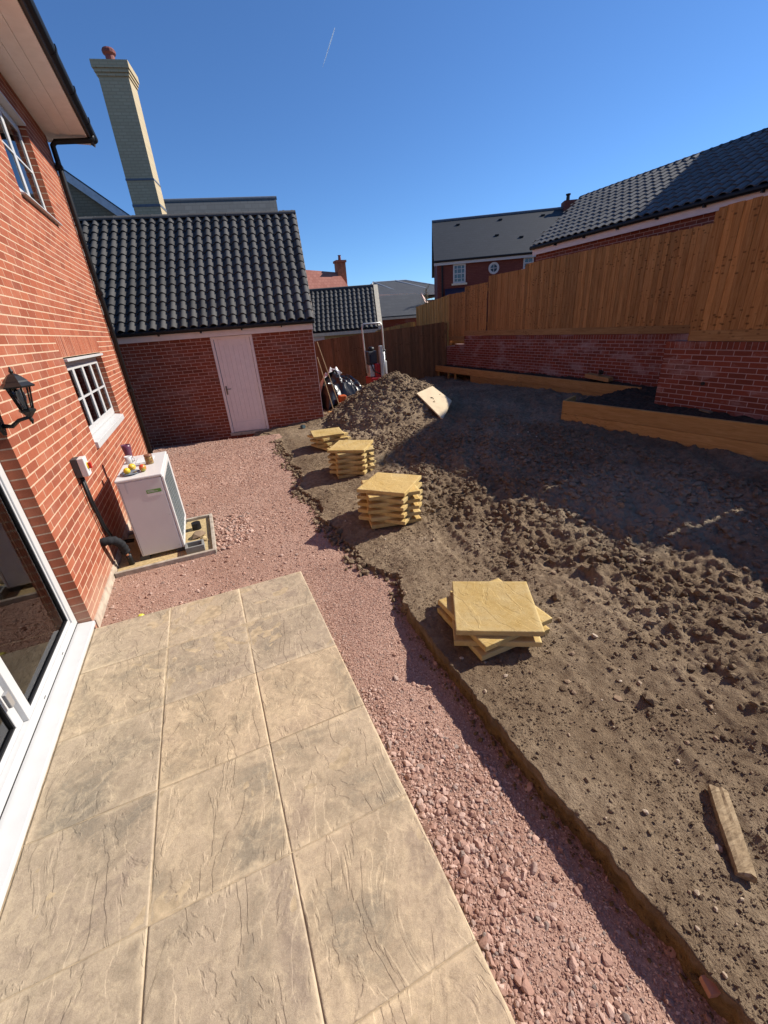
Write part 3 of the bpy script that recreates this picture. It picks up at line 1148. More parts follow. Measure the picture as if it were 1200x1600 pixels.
def window(name, y0, y1, z0, z1, ncol, nrow, xf, sill_drop, sill_out, top_head=0.0):
    """frame faces +x at xf"""
    fw = 0.055
    f = MB()
    f.box(xf - 0.06, y0, z0, xf, y0 + fw, z1)
    f.box(xf - 0.06, y1 - fw, z0, xf, y1, z1)
    f.box(xf - 0.06, y0 + fw, z1 - fw, xf, y1 - fw, z1)
    f.box(xf - 0.06, y0 + fw, z0, xf, y1 - fw, z0 + fw)
    fr = f.build(name, m_white, house, bevel=0.004)
    n = ncol
    ww = (y1 - y0 - 2 * fw)
    for c in range(n):
        a = y0 + fw + ww * c / n
        b = y0 + fw + ww * (c + 1) / n
        s = MB()
        sw = 0.045
        s.box(xf - 0.05, a + 0.002, z0 + fw + 0.002, xf + 0.004, a + sw, z1 - fw - 0.002)
        s.box(xf - 0.05, b - sw, z0 + fw + 0.002, xf + 0.004, b - 0.002, z1 - fw - 0.002)
        s.box(xf - 0.05, a + sw, z0 + fw + 0.002, xf + 0.004, b - sw, z0 + fw + sw)
        s.box(xf - 0.05, a + sw, z1 - fw - sw, xf + 0.004, b - sw, z1 - fw - 0.002)
        s.build('sash', m_white, fr, bevel=0.004)
        gz0, gz1 = z0 + fw + sw, z1 - fw - sw
        for r in range(1, nrow):
            zz = gz0 + (gz1 - gz0) * r / nrow
            MB().box(xf - 0.04, a + sw, zz - 0.011, xf + 0.004, b - sw, zz + 0.011).build('glazing_bar', m_white, fr)
        MB().add([(xf - 0.008, a + sw - 0.004, gz0 - 0.004), (xf - 0.008, b - sw + 0.004, gz0 - 0.004), (xf - 0.008, b - sw + 0.004, gz1 + 0.004), (xf - 0.008, a + sw - 0.004, gz1 + 0.004)], [(0, 1, 2, 3)]).build('pane', m_glass, fr, fixn=False)
    if sill_drop:
        q = MB().hexa([(xf - 0.06, y0 - 0.015, z0 - sill_drop), (HX + sill_out, y0 - 0.015, z0 - sill_drop), (HX + sill_out, y1 + 0.015, z0 - sill_drop), (xf - 0.06, y1 + 0.015, z0 - sill_drop),
                       (xf - 0.06, y0 - 0.015, z0 - 0.002), (HX + sill_out, y0 - 0.015, z0 - 0.035), (HX + sill_out, y1 + 0.015, z0 - 0.035), (xf - 0.06, y1 + 0.015, z0 - 0.002)])
        q.build('sill', m_white, fr, bevel=0.004)
    return fr


fr = window('kitchen_window', KW[0] + 0.01, KW[1] - 0.01, 1.18, KW[3] - 0.05, 4, 2, HX - 0.075, 0.11, 0.035)
MB().box(HX - 0.12, KW[0] + 0.005, KW[3] - 0.045, HX + 0.035, KW[1] - 0.005, KW[3] - 0.015).build('head_trim', m_white, fr, bevel=0.003)
fr = window('upper_window', UWN[0] + 0.01, UWN[1] - 0.01, 3.805, UWN[3] - 0.05, 2, 2, HX - 0.075, 0.05, 0.05)
MB().box(HX - 0.12, UWN[0] + 0.005, UWN[3] - 0.045, HX + 0.015, UWN[1] - 0.005, UWN[3] - 0.015).build('head_trim', m_white, fr, bevel=0.003)
# dark panels behind the panes, room darkness put into their colour
MB().box(-1.9, KW[0] - 1, 0.9, -1.75, KW[1] + 1, 2.5).build('dark_backing', m_dark, house)
MB().box(-1.9, UWN[0] - 1, 3.4, -1.75, UWN[1] + 1, 5.0).build('dark_backing', m_dark, house)
# sliding doors
m_dgrey0 = plain('slot shadow grey', L(0.1, 0.1, 0.1), 0.6)
XF = HX - 0.10
pd = MB()
pd.box(XF - 0.11, DR[1] - 0.085, 0.06, XF, DR[1] - 0.005, 2.09)
pd.box(XF - 0.11, DR[0] + 0.005, 0.06, XF, DR[0] + 0.085, 2.09)
pd.box(XF - 0.11, DR[0] + 0.085, 2.01, XF, DR[1] - 0.085, 2.09)
pd.box(XF - 0.11, DR[0] + 0.085, 0.06, XF, DR[1] - 0.085, 0.125)
pfr = pd.build('patio_door', m_white, house, bevel=0.005)
th = MB().hexa([(XF - 0.12, DR[0], 0.004), (HX + 0.018, DR[0], 0.004), (HX + 0.018, DR[1] - 0.004, 0.004), (XF - 0.12, DR[1] - 0.004, 0.004),
                (XF - 0.12, DR[0], 0.059), (HX + 0.018, DR[0], 0.038), (HX + 0.018, DR[1] - 0.004, 0.038), (XF - 0.12, DR[1] - 0.004, 0.059)])
th.build('threshold', m_white, pfr, bevel=0.004)
MB().box(XF + 0.0005, DR[0] + 0.01, 0.06, XF + 0.004, DR[1] - 0.01, 0.066).build('sill_seal', m_black, pfr)
for yy in (3.2, 2.75, 1.9, 1.2):
    MB().box(XF + 0.0005, yy, 0.09, XF + 0.003, yy + 0.03, 0.096).build('drain_slot', m_dgrey0, pfr)
edges = [DR[1] - 0.085, 2.55, 1.5, 0.45, DR[0] + 0.085]
for i in range(4):
    b, a = edges[i], edges[i + 1]
    sw = 0.075
    xo = XF - 0.012 - (0.03 if i % 2 else 0)
    s = MB()
    s.box(xo - 0.05, a, 0.127, xo, a + sw, 2.008)
    s.box(xo - 0.05, b - (sw if i else 0.02), 0.127, xo, b - 0.001, 2.008)
    s.box(xo - 0.05, a + sw, 0.127, xo, b - (sw if i else 0.02), 0.127 + 0.035)
    s.box(xo - 0.05, a + sw, 1.95, xo, b - (sw if i else 0.02), 2.008)
    leaf = s.build('door_leaf', m_white, pfr, bevel=0.004)
    gk = MB()
    y0_, y1_ = a + sw, b - (sw if i else 0.02)
    gk.box(xo - 0.032, y0_, 0.162, xo - 0.006, y0_ + 0.012, 1.95)
    gk.box(xo - 0.032, y1_ - 0.012, 0.162, xo - 0.006, y1_, 1.95)
    gk.box(xo - 0.032, y0_ + 0.012, 0.162, xo - 0.006, y1_ - 0.012, 0.174)
    gk.build('gasket', m_black, pfr)
    MB().add([(xo - 0.02, y0_, 0.16), (xo - 0.02, y1_, 0.16), (xo - 0.02, y1_, 1.96), (xo - 0.02, y0_, 1.96)], [(0, 1, 2, 3)]).build('pane', m_glass, pfr, fixn=False)
hd = MB()
hd.box(XF - 0.012, 2.45, 0.33, XF + 0.01, 2.49, 0.43)
hd.build('door_catch', m_metal, pfr, bevel=0.004)
m_floor = wood_mat('interior floor', L(0.4, 0.32, 0.22), L(0.48, 0.39, 0.28), L(0.54, 0.45, 0.33), grain=(3, 0.7, 1))
MB().box(-5.5, -2.7, -0.1, XF - 0.13, 9.0, 0.03).build('interior_floor', m_floor, house)
MB().box(-5.6, -2.7, 0.031, -5.5, 9.0, 2.4).build('interior_wall', m_room, house)
MB().box(-5.5, 3.9, 0.031, -1.6, 4.0, 2.4).build('interior_partition', m_room, house)
MB().box(-5.6, -2.7, 2.4, -1.6, 9.0, 2.5).build('interior_ceiling', m_room, house)

# ------------------------------------------------------------------ wall lamp
lamp = thing('wall_lamp', (HX, 3.8, 1.8), 'black carriage lantern on a bracket on the red brick wall', 'wall lamp')
lx, ly, lz = HX + 0.19, 3.62, 1.83
cx6 = lambda r, z, k: (lx + r * math.cos(k * math.pi / 3), ly + r * math.sin(k * math.pi / 3), z)
body = MB()
rt, rb_, zt, zb = 0.066, 0.037, lz + 0.15, lz
for k in range(6):
    body.tube([cx6(rb_, zb, k), cx6(rt, zt, k)], 0.0055, 5)
    body.tube([cx6(rt, zt, k), cx6(rt, zt, k + 1)], 0.006, 5)
    body.tube([cx6(rb_, zb, k), cx6(rb_, zb, k + 1)], 0.007, 5)
body.build('lantern_cage', m_lamp, lamp)
cap = MB()
cap.lathe((lx, ly, 0), [(0.096, zt - 0.004), (0.1, zt + 0.006), (0.072, zt + 0.03), (0.068, zt + 0.04), (0.04, zt + 0.07), (0.026, zt + 0.08), (0.01, zt + 0.088), (0.014, zt + 0.1), (0.009, zt + 0.112), (0.003, zt + 0.13)], 6)
cap.build('lantern_cap', m_lamp, lamp)
bs = MB()
bs.lathe((lx, ly, 0), [(0.004, zb - 0.10), (0.014, zb - 0.07), (0.01, zb - 0.055), (0.032, zb - 0.03), (0.05, zb - 0.012), (0.05, zb)], 6)
bs.build('lantern_base', m_lamp, lamp)
gl = MB()
for k in range(6):
    a, b, c, d = cx6(rb_ - 0.002, zb, k), cx6(rb_ - 0.002, zb, k + 1), cx6(rt - 0.002, zt, k + 1), cx6(rt - 0.002, zt, k)
    gl.add([a, b, c, d], [(0, 1, 2, 3)])
gl.build('lamp_glass', m_glass, lamp)
MB().lathe((lx, ly, 0), [(0.012, zb), (0.014, zb + 0.04), (0.026, zb + 0.08), (0.024, zb + 0.11), (0.008, zb + 0.135)], 10).build('bulb', m_white, lamp, smooth=True)
br = MB()
br.tube([(HX + 0.02, ly, zb - 0.09), (HX + 0.07, ly, zb - 0.10), (HX + 0.12, ly, zb - 0.065), (lx, ly, zb - 0.05)], [0.016, 0.014, 0.012, 0.012], 8)
br.build('bracket_arm', m_lamp, lamp, smooth=True)
pl = MB()
pl.prism([(HX + 0.001, ly - 0.025, zb + 0.06), (HX + 0.001, ly + 0.025, zb + 0.06), (HX + 0.001, ly + 0.045, zb + 0.0), (HX + 0.001, ly + 0.035, zb - 0.10), (HX + 0.001, ly + 0.006, zb - 0.155), (HX + 0.001, ly - 0.006, zb - 0.155), (HX + 0.001, ly - 0.035, zb - 0.10), (HX + 0.001, ly - 0.045, zb)], (0.022, 0, 0))
pl.build('wall_plate', m_lamp, lamp, bevel=0.005)

# ------------------------------------------------------------------ isolator, pipes
isol = thing('isolator_switch', (HX, 4.76, 1.12), 'grey electrical isolator box with red and yellow dial on brick wall', 'switch box')
m_grey = plain('pale grey plastic', L(0.62, 0.62, 0.6), 0.4, 0.4, var=0.04)
m_dgrey = plain('dark grey plastic', L(0.05, 0.05, 0.052), 0.5, 0.4)
MB().box(HX + 0.001, 4.70, 1.03, HX + 0.055, 4.82, 1.215).build('back_box', m_dgrey, isol, bevel=0.006)
MB().box(HX + 0.056, 4.70, 1.03, HX + 0.115, 4.82, 1.215).build('cover', m_grey, isol, bevel=0.008)
m_red = plain('red plastic', L(0.5, 0.025, 0.015), 0.4, 0.4)
m_yel = plain('yellow plastic', L(0.75, 0.5, 0.03), 0.4, 0.4)
dl = MB().tube([(HX + 0.1152, 4.76, 1.125), (HX + 0.121, 4.76, 1.125)], 0.033, 16).build('dial_plate', m_yel, isol)
MB().box(HX + 0.1213, 4.745, 1.095, HX + 0.15, 4.775, 1.155).build('dial_knob', m_red, isol, bevel=0.005)
cab = thing('black_cables', (HX, 4.75, 0.5), 'pair of black cables running down from the grey isolator box', 'cable')
for dy in (0.02, 0.075):
    MB().tube([(HX + 0.03, 4.72 + dy, 1.03), (HX + 0.03, 4.72 + dy, 0.75), (HX + 0.04, 4.75 + dy, 0.45), (HX + 0.06, 4.85 + dy, 0.2), (HX + 0.2, 5.0 + dy, 0.12)], 0.013, 8).build('cable', m_black, cab, smooth=True)
lag = thing('lagged_pipe', (HX, 4.8, 0.2), 'black foam lagged pipe elbow coming out of the brick wall', 'pipe')
m_foam = plain('black foam', L(0.02, 0.021, 0.024), 0.85, 0.2, var=0.3, scale=30)
path = [(HX - 0.02, 4.66, 0.33), (HX + 0.06, 4.66, 0.335), (HX + 0.11, 4.69, 0.31), (HX + 0.14, 4.73, 0.25), (HX + 0.15, 4.76, 0.17), (HX + 0.15, 4.78, 0.1)]
ps, rs = [], []
for i in range(len(path) - 1):
    for t in np.linspace(0, 1, 6)[:-1]:
        ps.append(tuple(np.array(path[i]) * (1 - t) + np.array(path[i + 1]) * t))
        rs.append(0.045 + 0.004 * math.sin(len(ps) * 1.9))
MB().tube(ps, rs, 12).build('foam_sleeve', m_foam, lag, smooth=True)
MB().tube([path[-1], (HX + 0.152, 4.79, 0.04), (HX + 0.16, 4.9, 0.0)], 0.014, 8).build('copper_pipe', plain('copper', L(0.5, 0.22, 0.12), 0.4, 0.5, metal=0.6), lag, smooth=True)
MB().tube([(HX + 0.155, 4.8, 0.07), (HX + 0.155, 4.82, 0.0), (HX + 0.155, 4.83, -0.16)], 0.03, 10).build('drain_pipe', m_black, lag, smooth=True)

# ------------------------------------------------------------------ heat pump
hp = thing('heat_pump', (-0.83, 5.33, -0.05), 'white heat pump unit on grey feet beside the brick wall', 'heat pump')
m_hp = plain('white enamel', L(0.62, 0.615, 0.6), 0.3, 0.45, var=0.02)
hx0, hx1, hy0, hy1, hz0, hz1 = -1.06, -0.62, 4.84, 5.86, -0.02, 0.90
cs = MB().box(hx0, hy0, hz0, hx1 - 0.01, hy1, hz1 - 0.035).build('casing', m_hp, hp, bevel=0.012)
MB().box(hx0 - 0.008, hy0 - 0.008, hz1 - 0.034, hx1 + 0.008, hy1 + 0.008, hz1).build('lid', m_hp, hp, bevel=0.012)
fp = MB()
fx = hx1 - 0.009
fp.box(fx, hy0, hz0, fx + 0.024, hy0 + 0.055, hz1 - 0.036)
fp.box(fx, hy1 - 0.12, hz0, fx + 0.024, hy1, hz1 - 0.036)
fp.box(fx, hy0 + 0.055, hz1 - 0.09, fx + 0.024, hy1 - 0.12, hz1 - 0.036)
fp.box(fx, hy0 + 0.055, hz0, fx + 0.024, hy1 - 0.12, hz0 + 0.05)
fp.build('front_panel', m_hp, hp, bevel=0.006)
MB().box(fx + 0.0005, hy0 + 0.056, hz0 + 0.051, fx + 0.006, hy1 - 0.121, hz1 - 0.091).build('fan_backing', m_dgrey, hp)
for (sx_, sz_) in ((-1.04, 0.83), (-0.66, 0.83), (-1.04, 0.42), (-0.66, 0.42), (-1.04, 0.03), (-0.66, 0.03)):
    MB().tube([(sx_, hy0 - 0.0005, sz_), (sx_, hy0 - 0.004, sz_)], 0.006, 8).build('screw', m_metal, hp)
MB().box(-1.045, hy0 - 0.0012, hz0 + 0.02, -1.042, hy0 - 0.0002, hz1 - 0.05).build('panel_seam', m_dgrey, hp)
MB().box(-0.99, hy0 - 0.003, 0.74, -0.975, hy0 - 0.0005, 0.86).build('tape_strip', m_white, hp)
MB().box(-0.80, hy0 - 0.0026, 0.712, -0.70, hy0 - 0.0022, 0.718).build('print_line', m_white, hp)
MB().box(-0.80, hy0 - 0.0026, 0.725, -0.73, hy0 - 0.0022, 0.731).build('print_line', m_white, hp)
m_gril = plain('grey grille', L(0.2, 0.22, 0.22), 0.5, 0.4)
gr_ = MB()
for k in range(26):
    zz = hz0 + 0.07 + k * 0.029
    gr_.box(fx + 0.012, hy0 + 0.057, zz, fx + 0.018, hy1 - 0.122, zz + 0.008)
for k in range(6):
    yy = hy0 + 0.1 + k * 0.145
    gr_.box(fx + 0.0185, yy, hz0 + 0.055, fx + 0.022, yy + 0.008, hz1 - 0.095)
kind(gr_.build('grille', m_gril, hp), 'thing')
MB().tube([(fx + 0.0065, hy0 + 0.46, 0.43), (fx + 0.011, hy0 + 0.46, 0.43)], 0.36, 32).build('fan', plain('fan black', L(0.02, 0.025, 0.025), 0.4), hp)
m_glab = plain('green label', L(0.13, 0.3, 0.06), 0.5, var=0.05)
lb = MB().box(-0.81, hy0 - 0.0022, 0.70, -0.665, hy0 - 0.0005, 0.74).build('label_band', m_glab, hp)
MB().box(-0.81, hy0 - 0.0022, 0.665, -0.665, hy0 - 0.0005, 0.699).build('label_panel', plain('label white', L(0.7, 0.68, 0.66), 0.5, var=0.05), hp)
for (xa, ya) in ((-1.04, 4.9), (-0.66, 4.9), (-1.04, 5.72), (-0.66, 5.72)):
    MB().box(xa - 0.05, ya - 0.05, -0.14, xa + 0.05, ya + 0.07, hz0 - 0.001).build('foot', m_dgrey, hp, bevel=0.006)
# edging and sand bed
edg = thing('concrete_edging', (-0.8, 5.2, -0.1), 'thin concrete edging frame filled with sand round the heat pump', 'edging')
MB().box(-1.31, 4.60, -0.16, -0.28, 4.64, -0.028).build('kerb', m_concrete, edg, bevel=0.006)
MB().box(-0.315, 4.641, -0.16, -0.275, 5.72, -0.028).build('kerb', m_concrete, edg, bevel=0.006)
MB().box(-1.31, 5.721, -0.16, -0.275, 5.76, -0.03).build('kerb', m_concrete, edg, bevel=0.006)
m_sand = plain('yellow sand', L(0.45, 0.34, 0.18), 0.97, 0.05, var=0.25, scale=30, bump=0.5)
MB().box(-1.31, 4.641, -0.16, -0.316, 5.72, -0.07).build('sand_fill', m_sand, edg)
sb = thing('concrete_block', (-0.45, 4.85, -0.1), 'grey hollow block under the front corner of the heat pump', 'block')
q = MB()
q.box(-0.60, 4.72, -0.104, -0.40, 4.74, 0.01)
q.box(-0.60, 4.86, -0.104, -0.40, 4.88, 0.01)
q.box(-0.60, 4.741, -0.104, -0.58, 4.859, 0.01)
q.box(-0.42, 4.741, -0.104, -0.40, 4.859, 0.01)
q.build('shell', plain('block grey', L(0.22, 0.22, 0.21), 0.9, 0.1, bump=0.3), sb)
st = stones('broken_sandstone', np.array([[-0.47, 5.16, -0.03], ]), np.array([0.085]), m_pebble, 0.6, 0.2)
tag(st, 'pale lump of broken sandstone beside the heat pump foot', 'stone')
st = stones('yellow_stone', np.array([[-0.40, 5.02, -0.05]]), np.array([0.07]), m_sand, 0.5, 0.2)
tag(st, 'sandy yellow stone in the concrete edging frame', 'stone')
bp = MB().tube([(-0.48, 5.42, -0.1), (-0.48, 5.42, 0.02)], 0.055, 14).build('drain_cup', m_black)
tag(bp, 'short black drain pipe standing in the sand by the heat pump', 'pipe')

# things on the heat pump lid
ZL = hz1 + 0.001
m_plate = plain('blue grey plate', L(0.16, 0.2, 0.26), 0.3, 0.5)
o = MB().lathe((-0.93, 5.02, ZL), [(0.05, 0), (0.06, 0.004), (0.095, 0.014), (0.098, 0.017), (0.06, 0.009), (0.01, 0.007)], 24).build('plate', m_plate, smooth=True)
tag(o, 'small blue grey plate holding fruit on the heat pump lid', 'plate')


def fruit(name, c, r, mat, label, cat, sq=1.0, long=1.0, n=14):
    prof = [(0.002, 0.03 * r)]
    for k in range(1, 12):
        t = math.pi * k / 12
        prof.append((r * math.sin(t) ** 0.9, r * long * (1 - math.cos(t))))
    prof.append((0.004, 2 * r * long - 0.004))
    o = MB().lathe(c, prof, n, sq).build(name, mat, smooth=True)
    return tag(o, label, cat)


def fruit_mat(name, a, b, spot=None):
    k = NT(name, 0.35, 0.5)
    f = k.noise(k.pos((1, 1, 1), src='Object'), 9, 3)
    c = k.ramp(f, [(0.42, a), (0.58, b)])
    if spot:
        v = k.noise(k.pos((1, 1, 1), src='Object'), 55, 2)
        c = k.mix(k.ramp(v, [(0.6, L(0, 0, 0)), (0.66, L(1, 1, 1))]), c, spot)
    return k.col(c)


fruit('lemon', (-0.95, 5.0, ZL + 0.01), 0.034, fruit_mat('lemon skin', L(0.72, 0.5, 0.02), L(0.6, 0.45, 0.03)), 'smooth yellow fruit lying on the small plate', 'fruit')
fruit('spotted_pear', (-0.92, 5.16, ZL + 0.0), 0.038, fruit_mat('pear skin', L(0.7, 0.48, 0.04), L(0.6, 0.38, 0.05), L(0.1, 0.05, 0.02)), 'yellow fruit with brown spots behind the plate', 'fruit', 1.25)
fruit('mango', (-0.80, 5.03, ZL + 0.0), 0.036, fruit_mat('mango skin', L(0.55, 0.06, 0.03), L(0.36, 0.34, 0.05)), 'red and green fruit right of the plate', 'fruit', 1.2, 1.15)
fruit('windfall_apple', (-0.96, 3.605, -0.055), 0.03, fruit_mat('apple skin', L(0.6, 0.55, 0.06), L(0.5, 0.5, 0.08)), 'pale yellow apple on the gravel at the patio edge', 'fruit')
k = NT('patterned jar', 0.3, 0.5)
v = k.noise(k.pos(), 60, 2)
k.col(k.ramp(v, [(0.4, L(0.14, 0.06, 0.03)), (0.55, L(0.35, 0.2, 0.06)), (0.65, L(0.12, 0.16, 0.06))]))
jar = thing('glass_jar', (-0.76, 5.34, ZL), 'brown patterned jar of snacks with a dark rim on the heat pump', 'jar')
MB().lathe((-0.76, 5.34, ZL), [(0.04, 0), (0.043, 0.01), (0.043, 0.075), (0.038, 0.085)], 16).build('jar_body', k.m, jar, smooth=True)
MB().lathe((-0.76, 5.34, ZL), [(0.0385, 0.0852), (0.043, 0.088), (0.043, 0.108), (0.036, 0.11)], 16).build('rim', plain('amber rim', L(0.2, 0.09, 0.05), 0.3), jar, smooth=True)
mug = thing('white_mug', (-1.0, 5.5, ZL), 'white mug at the back of the heat pump lid', 'mug')
MB().lathe((-0.99, 5.52, ZL), [(0.036, 0), (0.04, 0.006), (0.042, 0.085), (0.038, 0.085), (0.036, 0.01), (0.002, 0.008)], 18).build('mug_body', m_white, mug, smooth=True)
MB().tube([(-0.95, 5.5, ZL + 0.07), (-0.925, 5.5, ZL + 0.062), (-0.925, 5.5, ZL + 0.03), (-0.95, 5.5, ZL + 0.02)], 0.006, 6).build('handle', m_white, mug, smooth=True)
o = MB().lathe((-1.02, 5.78, ZL), [(0.03, 0), (0.034, 0.004), (0.05, 0.13), (0.052, 0.17), (0.047, 0.17), (0.03, 0.01), (0.002, 0.008)], 18).build('purple_beaker', plain('purple plastic', L(0.12, 0.035, 0.07), 0.35), smooth=True)
tag(o, 'tall dark purple beaker on the far end of the heat pump lid', 'beaker')
o = MB().box(-0.92, 5.42, ZL, -0.74, 5.7, ZL + 0.006).build('paper_sheet', plain('grey paper', L(0.55, 0.57, 0.57), 0.8))
tag(o, 'flat pale grey paper lying on the heat pump behind the jar', 'paper')

# ------------------------------------------------------------------ pantiles


def pantile_mesh(mat, wdt=0.215, ln=0.33, amp=0.03, lift=0.036, th=0.022, ns=13):
    """local x across, y upslope, z out; origin at lower left"""
    xs = np.linspace(-0.005, wdt + 0.03, ns)
    t = (xs / wdt)

    def prof(t):
        # trough then high roll
        return np.where(t < 0.40, -amp * 0.55 * np.sin(np.pi * np.clip(t / 0.40, 0, 1)), 1.15 * amp * np.sin(np.pi * np.clip((t - 0.40) / 0.64, 0, 1)) ** 0.7)
    h = prof(t)
    V = []
    for y, zo in ((0.0, lift), (ln, 0.003)):
        for i in range(ns):
            V.append((xs[i], y, h[i] + zo))
    for i in range(ns):
        V.append((xs[i], 0.0, h[i] + lift - th))
    for i in range(ns):
        V.append((xs[i], ln, h[i] + 0.003 - th))
    for i in range(ns):
        V.append((xs[i], 0.0, h[i] + lift))
    Fq = []
    for i in range(ns - 1):
        Fq.append((i, i + 1, ns + i + 1, ns + i))
        Fq.append((2 * ns + i, 2 * ns + i + 1, 4 * ns + i + 1, 4 * ns + i))
    me = bpy.data.meshes.new('roof_tile')
    me.from_pydata([tuple(map(float, v)) for v in V], [], Fq)
    me.polygons.foreach_set('use_smooth', [True] * len(Fq))
    me.materials.append(mat)
    return me, np.array(V, float), np.array(Fq)


def pantiles(thg, roof, E0, A, Bv, width, length, mat, wdt=0.215, gauge=0.26, budget=300, amp=0.03, lift=0.036, skew=0.0, th=0.022):
    """E0 eave left corner, A unit along eave (left to right as seen), Bv unit upslope"""
    E0, A, Bv = (np.array(v, float) for v in (E0, A, Bv))
    Nn = np.cross(A, Bv)
    nc = int(round(width / wdt))
    nr = int(round(length / gauge))
    wdt = width / nc
    me, TV, TF = pantile_mesh(mat, wdt, gauge * 1.25, amp, lift, th)
    R3 = np.stack([A, Bv, Nn], 1)
    P = []
    for r in range(nr):
        for c in range(-int(round(skew * (r + 0.5) / nr / wdt)), nc):
            P.append(E0 + A * (c * wdt) + Bv * (r * gauge) + Nn * rng.normal(0, 0.0015) + Bv * rng.normal(0, 0.002))
    P = np.array(P)
    vis = in_view(P + A * wdt / 2)
    d = np.linalg.norm(P - CAMP, axis=1)
    od = np.argsort(np.where(vis, d, 1e3 + d))
    n = min(budget, int(vis.sum()))
    for i in od[:n]:
        inst('roof_tile', me, roof, P[i], R3.tolist())
    rest = od[n:]
    if len(rest):
        V = (TV @ R3.T)[None] + P[rest][:, None, :]
        Fq = TF[None] + (np.arange(len(rest)) * len(TV))[:, None, None]
        o = np_mesh('roof_tiles', V.reshape(-1, 3), Fq.reshape(-1, 4), mat, thg, True)
        kind(o, 'stuff')


# ------------------------------------------------------------------ garage
RT = math.radians(12)
gU = np.array([math.cos(RT), -math.sin(RT), 0])
gB = np.array([math.sin(RT), math.cos(RT), 0])
GL = 5.6
gR = np.array([2.72, 10.55, 0.0])
gO = gR - gU * GL
garage = thing('brick_garage', tuple(gO + gU * GL / 2), 'red brick garage with black pantile roof and pale pink side door', 'garage')


def gp3(u, b, z):
    return tuple(gO + gU * u + gB * b + np.array([0, 0, z]))


# door position in u from projected corners
DU0, DU1 = GL - 2.36, GL - 1.41
gh = [(DU0, DU1, -0.06, 2.19)]
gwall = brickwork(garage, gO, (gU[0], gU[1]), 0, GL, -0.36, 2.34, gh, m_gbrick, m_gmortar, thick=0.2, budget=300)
# gable and rear walls
DG = 4.9
gb = MB()
gb.prism([gp3(GL - 0.006, 0.21, -0.4), gp3(GL - 0.006, DG, -0.4), gp3(GL - 0.006, DG, 2.3), gp3(GL - 0.006, DG / 2, 4.75), gp3(GL - 0.006, 0.21, 2.5)], tuple(-gU * 0.2))
gb.build('gable_wall', m_gbrick, garage)
MB().prism([gp3(0, DG, -0.4), gp3(GL - 0.21, DG, -0.4), gp3(GL - 0.21, DG, 2.3), gp3(0, DG, 2.3)], tuple(-gB * 0.2)).build('rear_wall', m_gbrick, garage)
# thin pale strip down the corner
MB().obox(gp3(GL + 0.004, -0.006, 1.0), gU * 0.006, gB * 0.006, (0, 0, 1.28)).build('corner_strip', m_fascia, garage)
ez = 2.40
MB().obox(gp3(GL / 2, -0.035, 2.275), gU * (GL / 2 + 0.03), gB * 0.03, (0, 0, 0.085)).build('fascia', m_fascia, garage)
rd, rz = 2.42, 5.0
bs_ = np.array([gB[0] * (rd + 0.13), gB[1] * (rd + 0.13), rz - ez])
sl_len = np.linalg.norm(bs_)
bs_ /= sl_len
roof = MB()
roof.hexa([gp3(-0.2, -0.12, ez - 0.06), gp3(GL + 0.06, -0.12, ez - 0.06), gp3(GL + 0.06, rd, rz - 0.06), gp3(-0.2, rd, rz - 0.06),
           gp3(-0.2, -0.12, ez - 0.012), gp3(GL + 0.06, -0.12, ez - 0.012), gp3(GL + 0.06, rd, rz - 0.012), gp3(-0.2, rd, rz - 0.012)])
roof.hexa([gp3(-0.2, rd, rz - 0.06), gp3(GL + 0.06, rd, rz - 0.06), gp3(GL + 0.06, 2 * rd + 0.12, ez - 0.06), gp3(-0.2, 2 * rd + 0.12, ez - 0.06),
           gp3(-0.2, rd, rz - 0.012), gp3(GL + 0.06, rd, rz - 0.012), gp3(GL + 0.06, 2 * rd + 0.12, ez - 0.012), gp3(-0.2, 2 * rd + 0.12, ez - 0.012)])
groof = roof.build('roof', m_black, garage)
pantiles(garage, groof, np.array(gp3(0.0, -0.13, ez)), gU, bs_, GL + 0.05, sl_len, m_tile, 0.215, sl_len / 14, 300, 0.042, 0.04)
for i in range(13):
    a = -0.1 + i * 0.445
    q = MB()
    pr = []
    for k_ in range(9):
        t = math.pi * k_ / 8
        pr.append(gp3(a, rd + 0.13 * math.cos(t), rz - 0.03 + 0.10 * math.sin(t)))
    q.prism(pr, tuple(gU * 0.438))
    q.build('ridge_tile', m_tile, groof)
# gutter and brackets
gg = MB()
gg.tube([gp3(-0.2, -0.13, ez - 0.035), gp3(GL + 0.07, -0.13, ez - 0.035)], 0.05, 10)
ggut = gg.build('gutter', m_black, garage, smooth=False)
for uu in np.arange(0.4, GL, 0.9):
    MB().obox(gp3(uu, -0.12, ez - 0.095), gU * 0.012, gB * 0.05, (0, 0, 0.022)).build('gutter_bracket', m_black, ggut)
# verge edge
MB().hexa([gp3(GL + 0.062, -0.13, ez - 0.07), gp3(GL + 0.085, -0.13, ez - 0.07), gp3(GL + 0.085, rd, rz - 0.07), gp3(GL + 0.062, rd, rz - 0.07),
           gp3(GL + 0.062, -0.13, ez + 0.03), gp3(GL + 0.085, -0.13, ez + 0.03), gp3(GL + 0.085, rd, rz + 0.03), gp3(GL + 0.062, rd, rz + 0.03)]).build('verge', m_concrete, garage)
